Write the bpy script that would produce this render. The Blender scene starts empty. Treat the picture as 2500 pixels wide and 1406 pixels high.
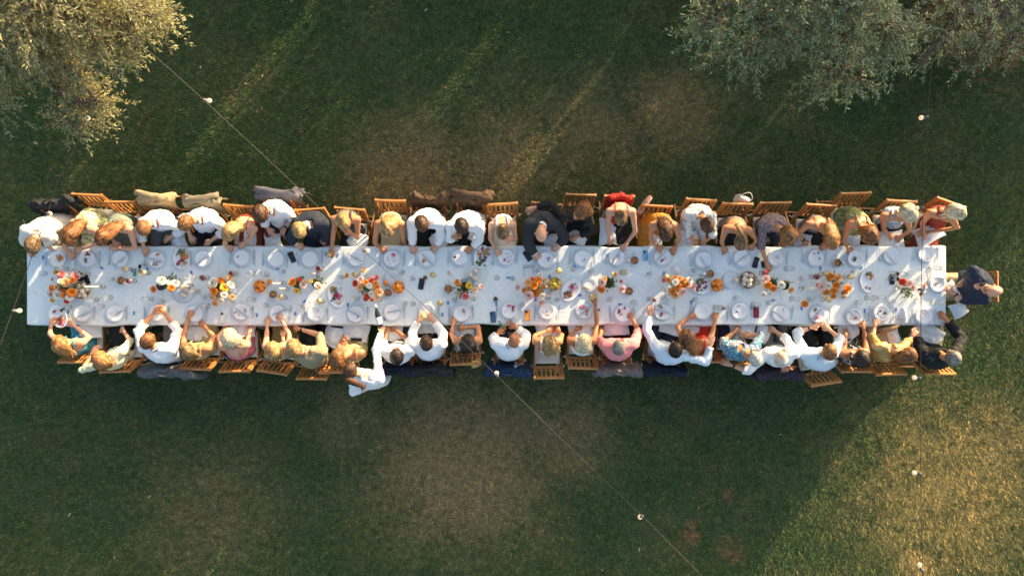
import bpy, math, random
import numpy as np
from mathutils import Vector, Matrix, Quaternion
R = math.radians
random.seed(7); rng = np.random.default_rng(7)
scene = bpy.context.scene
C = scene.collection

# ------------------------------------------------------------------ camera, sky, sun, exposure
CAM_H = 10.1
FPX = 2500/1.5                                   # focal length in photograph pixels (24 mm lens on a 36 mm sensor)
cam_d = bpy.data.cameras.new('camera'); cam = bpy.data.objects.new('camera', cam_d); C.objects.link(cam)
cam_d.lens = 24; cam_d.sensor_width = 36; cam_d.clip_end = 1000; cam_d.clip_start = 0.05
cam.location = (0, 0, CAM_H); cam.rotation_euler = (0, 0, 0)
scene.camera = cam

SUN_EL, SUN_AZ = 10.0, 51.0                      # azimuth counted from +X (picture right) towards +Y (picture top)
sx, sy = math.cos(R(SUN_AZ)), math.sin(R(SUN_AZ))
SUNV = Vector((sx*math.cos(R(SUN_EL)), sy*math.cos(R(SUN_EL)), math.sin(R(SUN_EL))))
world = bpy.data.worlds.new('World'); scene.world = world; world.use_nodes = True
wn = world.node_tree; wn.nodes.clear()
sky = wn.nodes.new('ShaderNodeTexSky'); sky.sky_type = 'NISHITA'; sky.sun_disc = False
sky.sun_elevation = R(SUN_EL); sky.sun_rotation = math.atan2(sx, sy)
bgn = wn.nodes.new('ShaderNodeBackground'); sky.dust_density = 4.5; bgn.inputs['Strength'].default_value = 0.15
won = wn.nodes.new('ShaderNodeOutputWorld')
wn.links.new(sky.outputs[0], bgn.inputs[0]); wn.links.new(bgn.outputs[0], won.inputs[0])
sun_d = bpy.data.lights.new('sun', 'SUN'); sun_d.energy = 3.9; sun_d.angle = R(0.6); sun_d.color = (1.0, 0.75, 0.46)
sun = bpy.data.objects.new('sun', sun_d); C.objects.link(sun); sun.location = (20, 25, 12)
sun.rotation_euler = SUNV.to_track_quat('Z', 'Y').to_euler()
vs = scene.view_settings
vs.view_transform = 'Standard'; vs.look = 'None'; vs.exposure = 1.78; vs.gamma = 1.0; vs.use_curve_mapping = False
scene.render.engine = 'CYCLES'
cy = scene.cycles
cy.max_bounces = 6; cy.diffuse_bounces = 3; cy.glossy_bounces = 2; cy.transmission_bounces = 4; cy.transparent_max_bounces = 24
cy.caustics_reflective = False; cy.caustics_refractive = False
cy.use_denoising = True; scene.render.filter_size = 1.1

# ------------------------------------------------------------------ measuring and mesh helpers
def W(x, y, z=0.0):
    """photograph pixel + height above ground -> place on site"""
    k = (CAM_H - z)/FPX
    return np.array([(x-1250)*k, (703-y)*k, z])
def lin(r, g, b):
    f = lambda c: (c/255/12.92) if c/255 <= 0.04045 else ((c/255+0.055)/1.055)**2.4
    return (f(r), f(g), f(b))
def nrm(v):
    v = np.asarray(v, float); n = np.linalg.norm(v); return v/n if n > 1e-9 else v

class MB:
    def __init__(s): s.v = []; s.f = []; s.m = []; s.n = 0; s.a = []
    def add(s, v, f, m=0, a=0.5):
        v = np.asarray(v, float).reshape(-1, 3); s.v.append(v); s.a.append(np.full(len(v), a) if np.ndim(a) == 0 else np.asarray(a, float))
        for q in f: s.f.append(tuple(int(i)+s.n for i in q)); s.m.append(m)
        s.n += len(v); return s
    def arr(s): return np.concatenate(s.v) if s.v else np.zeros((0, 3))
    def tri(s): return s.f

def mesh_from(name, v, f, mats, mi=None, smooth=True):
    me = bpy.data.meshes.new(name)
    me.from_pydata([tuple(p) for p in np.asarray(v, float)], [], f)
    for m in (mats if isinstance(mats, (list, tuple)) else [mats]): me.materials.append(m)
    if mi is not None and len(set(mi)) > 1: me.polygons.foreach_set('material_index', mi)
    if smooth: me.polygons.foreach_set('use_smooth', [True]*len(me.polygons))
    me.update(); return me
def link(name, data, parent=None, loc=None, rot=None):
    o = bpy.data.objects.new(name, data); C.objects.link(o)
    if parent is not None: o.parent = parent
    if loc is not None: o.location = loc
    if rot is not None: o.rotation_euler = rot
    return o
def tag(o, label=None, cat=None, group=None, kind=None):
    if label: o['label'] = label
    if cat: o['category'] = cat
    if group: o['group'] = group
    if kind: o['kind'] = kind
    return o
def thing(name, label, cat, loc, rz=0, group=None):
    o = bpy.data.objects.new(name, None); C.objects.link(o); o.empty_display_size = 0.1
    o.location = loc; o.rotation_euler = (0, 0, rz)
    return tag(o, label, cat, group)
def build(name, mb, mats, parent=None, origin=None, smooth=True):
    v = mb.arr()
    if origin is not None: v = v - np.asarray(origin)
    me = mesh_from(name, v, mb.f, mats, mb.m, smooth)
    o = link(name, me, parent)
    if parent is None and origin is not None: o.location = tuple(origin)
    return o

def tube(pts, rad, n=10, lat=None, caps=True):
    """loft with elliptical rings; rad: list of r or (a, b) with a along lat"""
    pts = np.asarray(pts, float); k = len(pts); V = []; F = []
    for i in range(k):
        t = nrm(pts[min(i+1, k-1)] - pts[max(i-1, 0)])
        l = None
        if lat is not None:
            l = np.asarray(lat[i] if np.ndim(lat) == 2 else lat, float); l = l - t*np.dot(l, t)
            if np.linalg.norm(l) < 1e-4: l = None
        if l is None:
            a = np.array([0, 0, 1.0]) if abs(t[2]) < 0.9 else np.array([1.0, 0, 0]); l = np.cross(t, a)
        l = nrm(l); b = np.cross(t, l)
        r = rad[i] if np.ndim(rad) else rad
        ra, rb = (r if np.ndim(r) else (r, r))
        for j in range(n):
            th = 2*math.pi*j/n
            V.append(pts[i] + l*ra*math.cos(th) + b*rb*math.sin(th))
    for i in range(k-1):
        for j in range(n):
            F.append((i*n+j, i*n+(j+1) % n, (i+1)*n+(j+1) % n, (i+1)*n+j))
    if caps:
        V.append(pts[0]); V.append(pts[-1]); c0 = k*n
        for j in range(n):
            F.append((c0, (j+1) % n, j)); F.append((c0+1, (k-1)*n+j, (k-1)*n+(j+1) % n))
    return np.array(V), F
def box(x0, x1, y0, y1, z0, z1):
    v = [(x, y, z) for z in (z0, z1) for y in (y0, y1) for x in (x0, x1)]
    return np.array(v, float), [(0, 2, 3, 1), (4, 5, 7, 6), (0, 1, 5, 4), (2, 6, 7, 3), (0, 4, 6, 2), (1, 3, 7, 5)]
def rbox(x0, x1, y0, y1, z0, z1, b=0.004):
    """box with chamfered vertical and top edges"""
    def ring(d, z): return [(x0+b+d*0, y0+d, z), (x1-b, y0+d, z), (x1-d, y0+b, z), (x1-d, y1-b, z), (x1-b, y1-d, z), (x0+b, y1-d, z), (x0+d, y1-b, z), (x0+d, y0+b, z)]
    V = ring(0, z0)+ring(0, z1-b)+ring(b*0.7, z1); F = []
    for i in range(2):
        for j in range(8): F.append((i*8+j, i*8+(j+1) % 8, i*8+8+(j+1) % 8, i*8+8+j))
    F.append(tuple(range(16, 24))); F.append(tuple(reversed(range(8))))
    return np.array(V, float), F
def beam(a, b, w, h, up=(0, 0, 1)):
    """rectangular bar from a to b, w across, h along up"""
    a = np.asarray(a, float); b = np.asarray(b, float); t = nrm(b-a); s = nrm(np.cross(t, up)); u = np.cross(s, t)
    V = []
    for p in (a, b):
        for q in ((-1, -1), (1, -1), (1, 1), (-1, 1)): V.append(p + s*q[0]*w/2 + u*q[1]*h/2)
    return np.array(V), [(3, 2, 1, 0), (4, 5, 6, 7), (0, 1, 5, 4), (1, 2, 6, 5), (2, 3, 7, 6), (3, 0, 4, 7)]
def lathe(prof, n=20, c=(0, 0, 0), sxy=(1, 1), open_top=False):
    V = []; F = []; k = len(prof)
    for r, z in prof:
        for j in range(n):
            t = 2*math.pi*j/n; V.append((c[0]+r*math.cos(t)*sxy[0], c[1]+r*math.sin(t)*sxy[1], c[2]+z))
    for i in range(k-1):
        for j in range(n): F.append((i*n+j, i*n+(j+1) % n, (i+1)*n+(j+1) % n, (i+1)*n+j))
    if prof[0][0] > 1e-5: F.append(tuple(reversed(range(n))))
    if prof[-1][0] > 1e-5 and not open_top: F.append(tuple((k-1)*n+j for j in range(n)))
    return np.array(V), F
def ball(c, r, nu=12, nv=8, squash=(1, 1, 1)):
    V = []; F = []
    for i in range(nv+1):
        ph = math.pi*i/nv
        for j in range(nu):
            th = 2*math.pi*j/nu
            V.append((c[0]+r*squash[0]*math.sin(ph)*math.cos(th), c[1]+r*squash[1]*math.sin(ph)*math.sin(th), c[2]-r*squash[2]*math.cos(ph)))
    for i in range(nv):
        for j in range(nu): F.append((i*nu+j, i*nu+(j+1) % nu, (i+1)*nu+(j+1) % nu, (i+1)*nu+j))
    return np.array(V), F
_waves = {}
def wob(v, seed=0, wl=0.12, amp=0.004, n=7):
    """smooth pseudo-noise"""
    r = np.random.default_rng(seed*131+17); out = np.zeros(len(v))
    for i in range(n):
        d = nrm(r.normal(size=3)); l = wl*r.uniform(0.55, 1.7); ph = r.uniform(0, 6.28)
        w2 = nrm(r.normal(size=3))
        out += np.sin(2*math.pi*(v@d)/l + ph + 1.2*np.sin(2*math.pi*(v@w2)/(l*2.3)))
    return out/math.sqrt(n)*amp
def rot2(v, a):
    c, s = math.cos(a), math.sin(a); return np.array([v[0]*c-v[1]*s, v[0]*s+v[1]*c])
def spline(pts, n):
    """Catmull-Rom resample"""
    P = np.asarray(pts, float); P = np.vstack([2*P[0]-P[1], P, 2*P[-1]-P[-2]]); out = []
    m = len(P)-3
    for i in range(n):
        u = i/(n-1)*m; k = min(int(u), m-1); t = u-k; a, b, c, d = P[k:k+4]
        out.append(0.5*((2*b)+(-a+c)*t+(2*a-5*b+4*c-d)*t*t+(-a+3*b-3*c+d)*t**3))
    return np.array(out)

# ------------------------------------------------------------------ materials (all procedural)
MATS = {}
def nd(t, kind, **kw):
    n = t.nodes.new('ShaderNode'+kind)
    for k, v in kw.items(): setattr(n, k, v)
    return n
def sock(n, name, v): n.inputs[name].default_value = v
def math_(t, op, a, b=None, clamp=False):
    n = nd(t, 'Math', operation=op, use_clamp=clamp)
    for i, x in enumerate((a, b)):
        if x is None: continue
        if isinstance(x, (int, float)): n.inputs[i].default_value = x
        else: t.links.new(x, n.inputs[i])
    return n.outputs[0]
def mixc(t, fac, a, b, mode='MIX'):
    n = nd(t, 'Mix', data_type='RGBA', blend_type=mode)
    for i, x in ((0, fac), (6, a), (7, b)):
        if isinstance(x, (int, float)): n.inputs[i].default_value = x
        elif isinstance(x, tuple): n.inputs[i].default_value = (*x[:3], 1)
        else: t.links.new(x, n.inputs[i])
    return n.outputs[2]
def noise(t, vec, scale, detail=3, rough=0.55, dist=0.0):
    n = nd(t, 'TexNoise'); sock(n, 'Scale', scale); sock(n, 'Detail', detail); sock(n, 'Roughness', rough); sock(n, 'Distortion', dist)
    if vec is not None: t.links.new(vec, n.inputs['Vector'])
    return n.outputs['Fac']
def ramp(t, fac, stops):
    n = nd(t, 'ValToRGB'); e = n.color_ramp.elements
    while len(e) < len(stops): e.new(0.5)
    for el, (p, c) in zip(e, stops): el.position = p; el.color = (*c, 1)
    t.links.new(fac, n.inputs[0]); return n.outputs[0]
def new_mat(name):
    m = bpy.data.materials.new(name); m.use_nodes = True; t = m.node_tree
    return m, t, t.nodes['Principled BSDF']
def M(name, col, rough=0.6, var=0.18, scale=30.0, bump=0.0, bscale=120.0, metal=0.0, spec=0.5, stretch=None, emit=0.0, emit_col=None, sss=0.0, island=0.0, coat=0.0):
    if name in MATS: return MATS[name]
    m, t, b = new_mat(name)
    tc = nd(t, 'TexCoord'); vec = tc.outputs['Object']
    if stretch:
        mp = nd(t, 'Mapping'); mp.inputs['Scale'].default_value = stretch; t.links.new(vec, mp.inputs[0]); vec = mp.outputs[0]
    n1 = noise(t, vec, scale, 4)
    dark = tuple(c*(1-var) for c in col); light = tuple(min(1, c*(1+var)) for c in col)
    c = ramp(t, n1, [(0.3, dark), (0.7, light)])
    if island:
        g = nd(t, 'NewGeometry')
        v = math_(t, 'ADD', math_(t, 'MULTIPLY', g.outputs['Random Per Island'], 2*island), 1-island)
        hs = nd(t, 'HueSaturation'); t.links.new(c, hs.inputs['Color']); t.links.new(v, hs.inputs['Value']); c = hs.outputs[0]
    t.links.new(c, b.inputs['Base Color'])
    sock(b, 'Roughness', rough); sock(b, 'Metallic', metal); sock(b, 'Specular IOR Level', spec)
    if coat: sock(b, 'Coat Weight', coat); sock(b, 'Coat Roughness', 0.1)
    if sss:
        sock(b, 'Subsurface Weight', sss); b.inputs['Subsurface Radius'].default_value = (0.02, 0.008, 0.004); sock(b, 'Subsurface Scale', 0.6)
    if emit:
        b.inputs['Emission Color'].default_value = (*(emit_col or col), 1); sock(b, 'Emission Strength', emit)
    if bump:
        bn = nd(t, 'Bump'); sock(bn, 'Strength', bump); sock(bn, 'Distance', 0.01)
        t.links.new(noise(t, vec, bscale, 5), bn.inputs['Height']); t.links.new(bn.outputs[0], b.inputs['Normal'])
    MATS[name] = m; return m
def fabric(name, col, col2=None, pscale=40, thresh=0.5, rough=0.8, var=0.06, kind='noise', stretch=None, sheen=0.0, cols=None):
    """woven cloth, optionally with a print of its own or painted satin sheen"""
    if name in MATS: return MATS[name]
    m, t, b = new_mat(name)
    tc = nd(t, 'TexCoord'); vec = tc.outputs['Object']
    if stretch:
        mp = nd(t, 'Mapping'); mp.inputs['Scale'].default_value = stretch; t.links.new(vec, mp.inputs[0]); pv = mp.outputs[0]
    else: pv = vec
    c = ramp(t, noise(t, vec, 18, 4), [(0.3, tuple(x*(1-var) for x in col)), (0.7, tuple(min(1, x*(1+var)) for x in col))])
    if cols:
        vo = nd(t, 'TexVoronoi'); sock(vo, 'Scale', pscale); t.links.new(pv, vo.inputs['Vector'])
        nn = ramp(t, vo.outputs['Color'], [(0.0, cols[0])]+[((i+1)/len(cols), q) for i, q in enumerate(cols[1:])])
        msk = math_(t, 'LESS_THAN', vo.outputs['Distance'], thresh)
        c = mixc(t, msk, c, nn)
    elif col2 is not None:
        if kind == 'noise': h = noise(t, pv, pscale, 2, 0.5, 0.6)
        else:
            wv = nd(t, 'TexWave'); sock(wv, 'Scale', pscale); sock(wv, 'Distortion', 3.0); t.links.new(pv, wv.inputs['Vector']); h = wv.outputs['Fac']
        c = mixc(t, ramp(t, h, [(max(0, thresh-0.03), (0, 0, 0)), (min(1, thresh+0.03), (1, 1, 1))]), c, col2)
    t.links.new(c, b.inputs['Base Color']); sock(b, 'Roughness', rough); sock(b, 'Specular IOR Level', 0.25)
    if sheen: sock(b, 'Sheen Weight', sheen)
    bn = nd(t, 'Bump'); sock(bn, 'Strength', 0.35); sock(bn, 'Distance', 0.012)
    h1 = noise(t, vec, 14, 3, 0.5, 1.5); h2 = noise(t, vec, 300, 2)
    t.links.new(math_(t, 'ADD', h1, math_(t, 'MULTIPLY', h2, 0.08)), bn.inputs['Height']); t.links.new(bn.outputs[0], b.inputs['Normal'])
    MATS[name] = m; return m
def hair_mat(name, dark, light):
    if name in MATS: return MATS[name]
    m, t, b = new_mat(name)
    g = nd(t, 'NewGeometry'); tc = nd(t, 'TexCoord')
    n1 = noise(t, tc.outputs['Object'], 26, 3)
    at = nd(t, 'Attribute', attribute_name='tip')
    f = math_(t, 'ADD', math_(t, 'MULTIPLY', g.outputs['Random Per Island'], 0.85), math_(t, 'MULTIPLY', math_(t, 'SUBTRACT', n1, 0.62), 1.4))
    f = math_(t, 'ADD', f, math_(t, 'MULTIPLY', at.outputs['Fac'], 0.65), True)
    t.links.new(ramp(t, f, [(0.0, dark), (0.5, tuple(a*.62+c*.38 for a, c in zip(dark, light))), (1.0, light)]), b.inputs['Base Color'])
    sock(b, 'Roughness', 0.5); sock(b, 'Specular IOR Level', 0.35); sock(b, 'Anisotropic', 0.5)
    bn = nd(t, 'Bump'); sock(bn, 'Strength', 0.5); sock(bn, 'Distance', 0.008)
    mp = nd(t, 'Mapping'); mp.inputs['Scale'].default_value = (1, 0.25, 0.6); t.links.new(tc.outputs['Object'], mp.inputs[0])
    t.links.new(noise(t, mp.outputs[0], 160, 3), bn.inputs['Height']); t.links.new(bn.outputs[0], b.inputs['Normal'])
    MATS[name] = m; return m
def glass_mat(name, tint=(1, 1, 1), alpha=0.12):
    """thin clear glass: mostly lets light through, mirrors at grazing angles"""
    if name in MATS: return MATS[name]
    m = bpy.data.materials.new(name); m.use_nodes = True; t = m.node_tree; t.nodes.clear()
    tr = nd(t, 'BsdfTransparent'); tr.inputs[0].default_value = (*tint, 1)
    gl = nd(t, 'BsdfGlossy'); sock(gl, 'Roughness', 0.08)
    fr = nd(t, 'Fresnel'); sock(fr, 'IOR', 1.45)
    f = math_(t, 'MULTIPLY', fr.outputs[0], 0.55, True)
    mx = nd(t, 'MixShader'); t.links.new(f, mx.inputs[0]); t.links.new(tr.outputs[0], mx.inputs[1]); t.links.new(gl.outputs[0], mx.inputs[2])
    df = nd(t, 'BsdfDiffuse'); df.inputs[0].default_value = (0.9, 0.93, 0.95, 1)  # white share painted in for the pale highlights on the glass
    m2 = nd(t, 'MixShader'); m2.inputs[0].default_value = alpha; t.links.new(mx.outputs[0], m2.inputs[1]); t.links.new(df.outputs[0], m2.inputs[2])
    o = nd(t, 'OutputMaterial'); t.links.new(m2.outputs[0], o.inputs[0])
    MATS[name] = m; return m
# ------------------------------------------------------------------ lawn
DRY = [  # places where the grass is thin, dry or worn to soil: pixel x, y, radius, strength, kind
    (1130, 1130, 380, 1.0, 0), (1380, 1060, 220, 0.8, 0), (860, 1010, 200, 0.6, 0), (520, 1240, 330, 0.5, 0),
    (1000, 430, 280, 0.8, 0), (1230, 400, 260, 0.75, 0), (1640, 270, 210, 0.8, 0), (1450, 330, 260, 0.65, 0), (1800, 430, 170, 0.25, 0),
    (1690, 1300, 60, 0.8, 1), (1790, 1345, 75, 0.7, 1), (1720, 1215, 50, 0.5, 1), (1660, 1330, 40, 0.5, 1), (1780, 1210, 40, 0.5, 1),
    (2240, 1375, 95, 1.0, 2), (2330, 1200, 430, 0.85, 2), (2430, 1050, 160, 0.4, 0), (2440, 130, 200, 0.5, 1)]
def lawn_colour(t, blade):
    g = nd(t, 'NewGeometry'); pos = g.outputs['Position']
    mp = nd(t, 'Mapping'); mp.inputs['Scale'].default_value = (1, 1, 0); t.links.new(pos, mp.inputs[0]); p = mp.outputs[0]
    big = noise(t, p, 0.55, 5, 0.6); mid = noise(t, p, 3.2, 6, 0.72); fine = noise(t, p, 55, 3, 0.7)
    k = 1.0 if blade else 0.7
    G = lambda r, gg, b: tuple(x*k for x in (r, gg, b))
    base = ramp(t, math_(t, 'ADD', math_(t, 'MULTIPLY', big, 0.6), math_(t, 'MULTIPLY', mid, 0.4)),
                [(0.34, G(0.051, 0.101, 0.040)), (0.50, G(0.078, 0.117, 0.047)), (0.68, G(0.155, 0.142, 0.064))])
    dry = [None, None, None]
    for (x, y, r, s, kd) in DRY:
        w = W(x, y, 0); vd = nd(t, 'VectorMath', operation='DISTANCE'); t.links.new(p, vd.inputs[0]); vd.inputs[1].default_value = (w[0], w[1], 0)
        rr = r*CAM_H/FPX
        mr = nd(t, 'MapRange'); mr.clamp = True; mr.interpolation_type = 'SMOOTHSTEP'
        t.links.new(vd.outputs['Value'], mr.inputs[0])
        for i, v in ((1, rr*0.1), (2, rr*1.05), (3, s), (4, 0.0)): mr.inputs[i].default_value = v
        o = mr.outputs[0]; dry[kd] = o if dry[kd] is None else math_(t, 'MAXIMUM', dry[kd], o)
    patch = math_(t, 'ADD', math_(t, 'MULTIPLY', noise(t, p, 2.0, 6, 0.75), 0.65), math_(t, 'MULTIPLY', noise(t, p, 8.0, 5, 0.75), 0.35)); tuft = noise(t, p, 11.0, 4, 0.7)
    def cut(o, lo, hi):
        return math_(t, 'MULTIPLY', o, ramp(t, math_(t, 'ADD', patch, math_(t, 'MULTIPLY', o, 0.22)), [(lo, (0, 0, 0)), (hi, (1, 1, 1))]), True)
    c = mixc(t, cut(dry[0], 0.46, 0.66), base, G(0.315, 0.225, 0.118))
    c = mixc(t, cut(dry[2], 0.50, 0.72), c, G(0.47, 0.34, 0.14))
    c = mixc(t, cut(dry[1], 0.575, 0.66), c, (0.22, 0.125, 0.07))
    c = mixc(t, 0.5, c, mixc(t, 1.0, c, ramp(t, fine, [(0.3, (0.35, 0.35, 0.35)), (0.7, (1.5, 1.5, 1.5))]), 'MULTIPLY'))
    c = mixc(t, 1.0, c, ramp(t, tuft, [(0.3, (0.62, 0.66, 0.64)), (0.7, (1.38, 1.34, 1.30))]), 'MULTIPLY')
    if blade:
        rnd = g.outputs['Random Per Island']
        c = mixc(t, 1.0, c, ramp(t, rnd, [(0.0, (0.35, 0.42, 0.4)), (0.45, (0.8, 0.9, 0.8)), (0.85, (1.3, 1.35, 1.2)), (0.97, (2.2, 1.9, 1.5)), (1.0, (3.6, 2.8, 2.2))]), 'MULTIPLY')
    return c
def lawn_mat(name, blade):
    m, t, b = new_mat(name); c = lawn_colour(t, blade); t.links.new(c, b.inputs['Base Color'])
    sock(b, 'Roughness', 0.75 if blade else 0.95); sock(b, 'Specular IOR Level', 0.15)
    return m
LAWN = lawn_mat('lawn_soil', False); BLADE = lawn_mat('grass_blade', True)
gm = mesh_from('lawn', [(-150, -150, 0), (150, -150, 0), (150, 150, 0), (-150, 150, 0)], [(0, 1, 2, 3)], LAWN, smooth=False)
lawn = tag(link('lawn', gm), 'mown lawn, green with dry brown patches', None, None, 'structure')

def grass(n, hx, hy):
    xy = rng.uniform(-1, 1, (n, 2))*np.array([hx, hy])
    clump = 0.5+0.5*np.sin(xy[:, 0]*5.1+1.3*np.sin(xy[:, 1]*3.3))*np.sin(xy[:, 1]*4.7+1.1*np.sin(xy[:, 0]*2.9))
    L = rng.uniform(0.03, 0.075, n)*(0.75+0.45*clump); a = rng.uniform(0, 2*math.pi, n); lean = rng.uniform(0.45, 1.35, n)
    w = rng.uniform(0.0022, 0.0042, n); d = np.stack([np.cos(a), np.sin(a)], 1); s = np.stack([-np.sin(a), np.cos(a)], 1)
    V = np.zeros((n, 3, 3)); V[:, 0, :2] = xy - s*w[:, None]; V[:, 1, :2] = xy + s*w[:, None]
    V[:, 2, :2] = xy + d*(L*np.sin(lean))[:, None]; V[:, 2, 2] = L*np.cos(lean)+0.004; V[:, :2, 2] = 0.002
    me = bpy.data.meshes.new('grass'); me.vertices.add(3*n); me.vertices.foreach_set('co', V.ravel())
    me.loops.add(3*n); me.loops.foreach_set('vertex_index', np.arange(3*n, dtype=np.int32))
    me.polygons.add(n); me.polygons.foreach_set('loop_start', np.arange(0, 3*n, 3, dtype=np.int32)); me.polygons.foreach_set('loop_total', np.full(n, 3, dtype=np.int32))
    me.materials.append(BLADE); me.update(calc_edges=True); return me
tag(link('grass', grass(760000, 8.6, 5.2)), 'short mown grass blades covering the lawn', 'grass', None, 'stuff')

# ------------------------------------------------------------------ leaves, twigs, trees
def leaf_cloud(P, D, L, Wd, fold=0.25, rs=None):
    """many pointed leaves: base P, direction D, length L, half width Wd -> arrays"""
    n = len(P); r = rs or rng
    D = D/np.linalg.norm(D, axis=1)[:, None]
    up = r.normal(size=(n, 3))*0.55 + np.array([0, 0, 1.0]); S = np.cross(D, up); S /= np.linalg.norm(S, axis=1)[:, None]+1e-9
    N = np.cross(S, D)
    V = np.zeros((n, 4, 3)); mid = P + D*(L*0.45)[:, None]
    V[:, 0] = P; V[:, 1] = mid + S*Wd[:, None] + N*(Wd*fold)[:, None]; V[:, 2] = P + D*L[:, None]; V[:, 3] = mid - S*Wd[:, None] + N*(Wd*fold)[:, None]
    F = np.arange(n)[:, None]*4 + np.array([[0, 1, 2, 3]])
    return V.reshape(-1, 3), F
def fast_mesh(name, V, F, mat):
    n = len(F); k = F.shape[1]
    me = bpy.data.meshes.new(name); me.vertices.add(len(V)); me.vertices.foreach_set('co', np.asarray(V, float).ravel())
    me.loops.add(n*k); me.loops.foreach_set('vertex_index', F.astype(np.int32).ravel())
    me.polygons.add(n); me.polygons.foreach_set('loop_start', np.arange(0, n*k, k, dtype=np.int32)); me.polygons.foreach_set('loop_total', np.full(n, k, dtype=np.int32))
    me.materials.append(mat); me.update(calc_edges=True); return me
def leaf_mat(name, dark, mid, light, back=0.35):
    m, t, b = new_mat(name); g = nd(t, 'NewGeometry')
    c = ramp(t, g.outputs['Random Per Island'], [(0.0, dark), (0.5, mid), (1.0, light)])
    c2 = mixc(t, math_(t, 'MULTIPLY', g.outputs['Backfacing'], back), c, (0.30, 0.34, 0.26))
    t.links.new(c2, b.inputs['Base Color']); sock(b, 'Roughness', 0.5); sock(b, 'Specular IOR Level', 0.4)
    tl = nd(t, 'BsdfTranslucent'); t.links.new(c2, tl.inputs[0]); mx = nd(t, 'MixShader'); mx.inputs[0].default_value = 0.32
    o = [n for n in t.nodes if n.type == 'OUTPUT_MATERIAL'][0]
    t.links.new(b.outputs[0], mx.inputs[1]); t.links.new(tl.outputs[0], mx.inputs[2]); t.links.new(mx.outputs[0], o.inputs[0])
    return m
BARK = M('bark', (0.13, 0.095, 0.065), 0.9, 0.4, 14, 0.8, 40)
TWIG = M('twig', (0.16, 0.10, 0.06), 0.85, 0.3, 60)
OLIVE_A = leaf_mat('olive_leaf_silver', (0.24, 0.235, 0.085), (0.42, 0.40, 0.165), (0.58, 0.55, 0.30))
OLIVE_B = leaf_mat('olive_leaf_green', (0.12, 0.17, 0.07), (0.25, 0.31, 0.14), (0.42, 0.49, 0.29))
RUSSET = leaf_mat('russet_leaf', (0.19, 0.085, 0.03), (0.26, 0.16, 0.05), (0.17, 0.20, 0.08), 0.1)
def olive_tree(label, base, blobs, mat, seed, lf=1.0, name='olive_tree', leaves_per=20, ls=1.0):
    """blobs: (px x, px y, z, radius m, twigs)"""
    r = np.random.default_rng(seed)
    t = thing(name, label, 'tree', base, 0, 'trees around the lawn')
    b = np.asarray(base, float); wood = MB(); tw = MB(); LP = []; LD = []
    cs = [W(x, y, z) for (x, y, z, _, _) in blobs]
    hub = b + np.array([0, 0, 1.6]) + (np.mean(cs, 0)-b)*np.array([0.12, 0.12, 0])
    wood.add(*tube(spline([b-[0, 0, .05], b+[0.06, -0.03, 0.6], hub-[0.05, 0.04, 0.4], hub], 7), [0.24, 0.2, 0.18, 0.17, 0.165, 0.16, 0.15], 10))
    for c, (x, y, z, rad, nt) in zip(cs, blobs):
        mid = (hub+c)/2 + r.normal(size=3)*0.12 + np.array([0, 0, 0.2])
        wood.add(*tube(spline([hub-[0, 0, .1], mid, c], 6), [0.09, 0.07, 0.055, 0.045, 0.032, 0.02], 7))
        # secondary branches
        ends = []
        for i in range(max(6, nt//28)):
            d = nrm(r.normal(size=3)*np.array([1, 1, 0.65])); e = c + d*rad*r.uniform(0.5, 0.95)
            m2 = (c+e)/2 + r.normal(size=3)*0.05*rad
            wood.add(*tube(spline([c-d*0.05, m2, e], 4), [0.018, 0.013, 0.009, 0.004], 5)); ends.append((c, m2, e))
        for i in range(nt):
            c0, m2, e = ends[r.integers(len(ends))]; u = r.uniform(0.25, 1.0)
            p = (c0*(1-u)+e*u) + r.normal(size=3)*0.16*rad
            out = nrm((p-c)*np.array([1, 1, 0.6]) + r.normal(size=3)*0.35*rad + np.array([0, 0, -0.05]))
            ln = r.uniform(0.16, 0.34)*lf
            q = p + out*ln; q[2] -= 0.05*ln/0.2; mdd = (p+q)/2 + np.array([0, 0, 0.02])
            tw.add(*tube([p, mdd, q], [0.0035, 0.0028, 0.0012], 3, caps=False))
            k = leaves_per; us = r.uniform(0.05, 1.0, k)
            base_p = p[None]*(1-us)[:, None] + q[None]*us[:, None]
            side = nrm(np.cross(out, [0, 0, 1])+1e-6)
            sg = np.where(np.arange(k) % 2 == 0, 1.0, -1.0)[:, None]
            dd = out[None]*r.uniform(0.45, 1.0, (k, 1)) + side[None]*sg*r.uniform(0.35, 0.9, (k, 1)) + r.normal(size=(k, 3))*0.22
            LP.append(base_p); LD.append(dd)
    LP = np.concatenate(LP); LD = np.concatenate(LD); n = len(LP)
    V, F = leaf_cloud(LP, LD, r.uniform(0.042, 0.078, n)*lf*ls, r.uniform(0.0045, 0.0085, n)*lf*ls, rs=r)
    build('trunk', wood, BARK, t, base)
    cr = link('crown', fast_mesh('crown', V-b, F, mat), t); cr['kind'] = 'stuff'
    tgo = build('twigs', tw, TWIG, cr, base); tgo['kind'] = 'stuff'
    return t
olive_tree('silvery olive tree filling the top left corner', W(20, -330, 0), [
    (82, -30, 3.5, 0.85, 459), (219, -20, 3.4, 0.62, 344), (319, 15, 3.2, 0.33, 155), (274, 95, 3.0, 0.28, 122), (189, 55, 3.2, 0.45, 229),
    (42, 100, 3.1, 0.50, 295), (7, 160, 2.9, 0.32, 131), (87, 130, 3.0, 0.34, 139), (172, 180, 2.7, 0.20, 57), (142, 215, 2.6, 0.14, 27), (197, 245, 2.5, 0.20, 65),
    (177, 290, 2.4, 0.13, 41), (232, 245, 2.5, 0.09, 14), (-68, 30, 3.3, 0.7, 196), (-18, 240, 2.8, 0.13, 24)], OLIVE_A, 11, 1.0, 'olive_tree', 24, .78)
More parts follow.
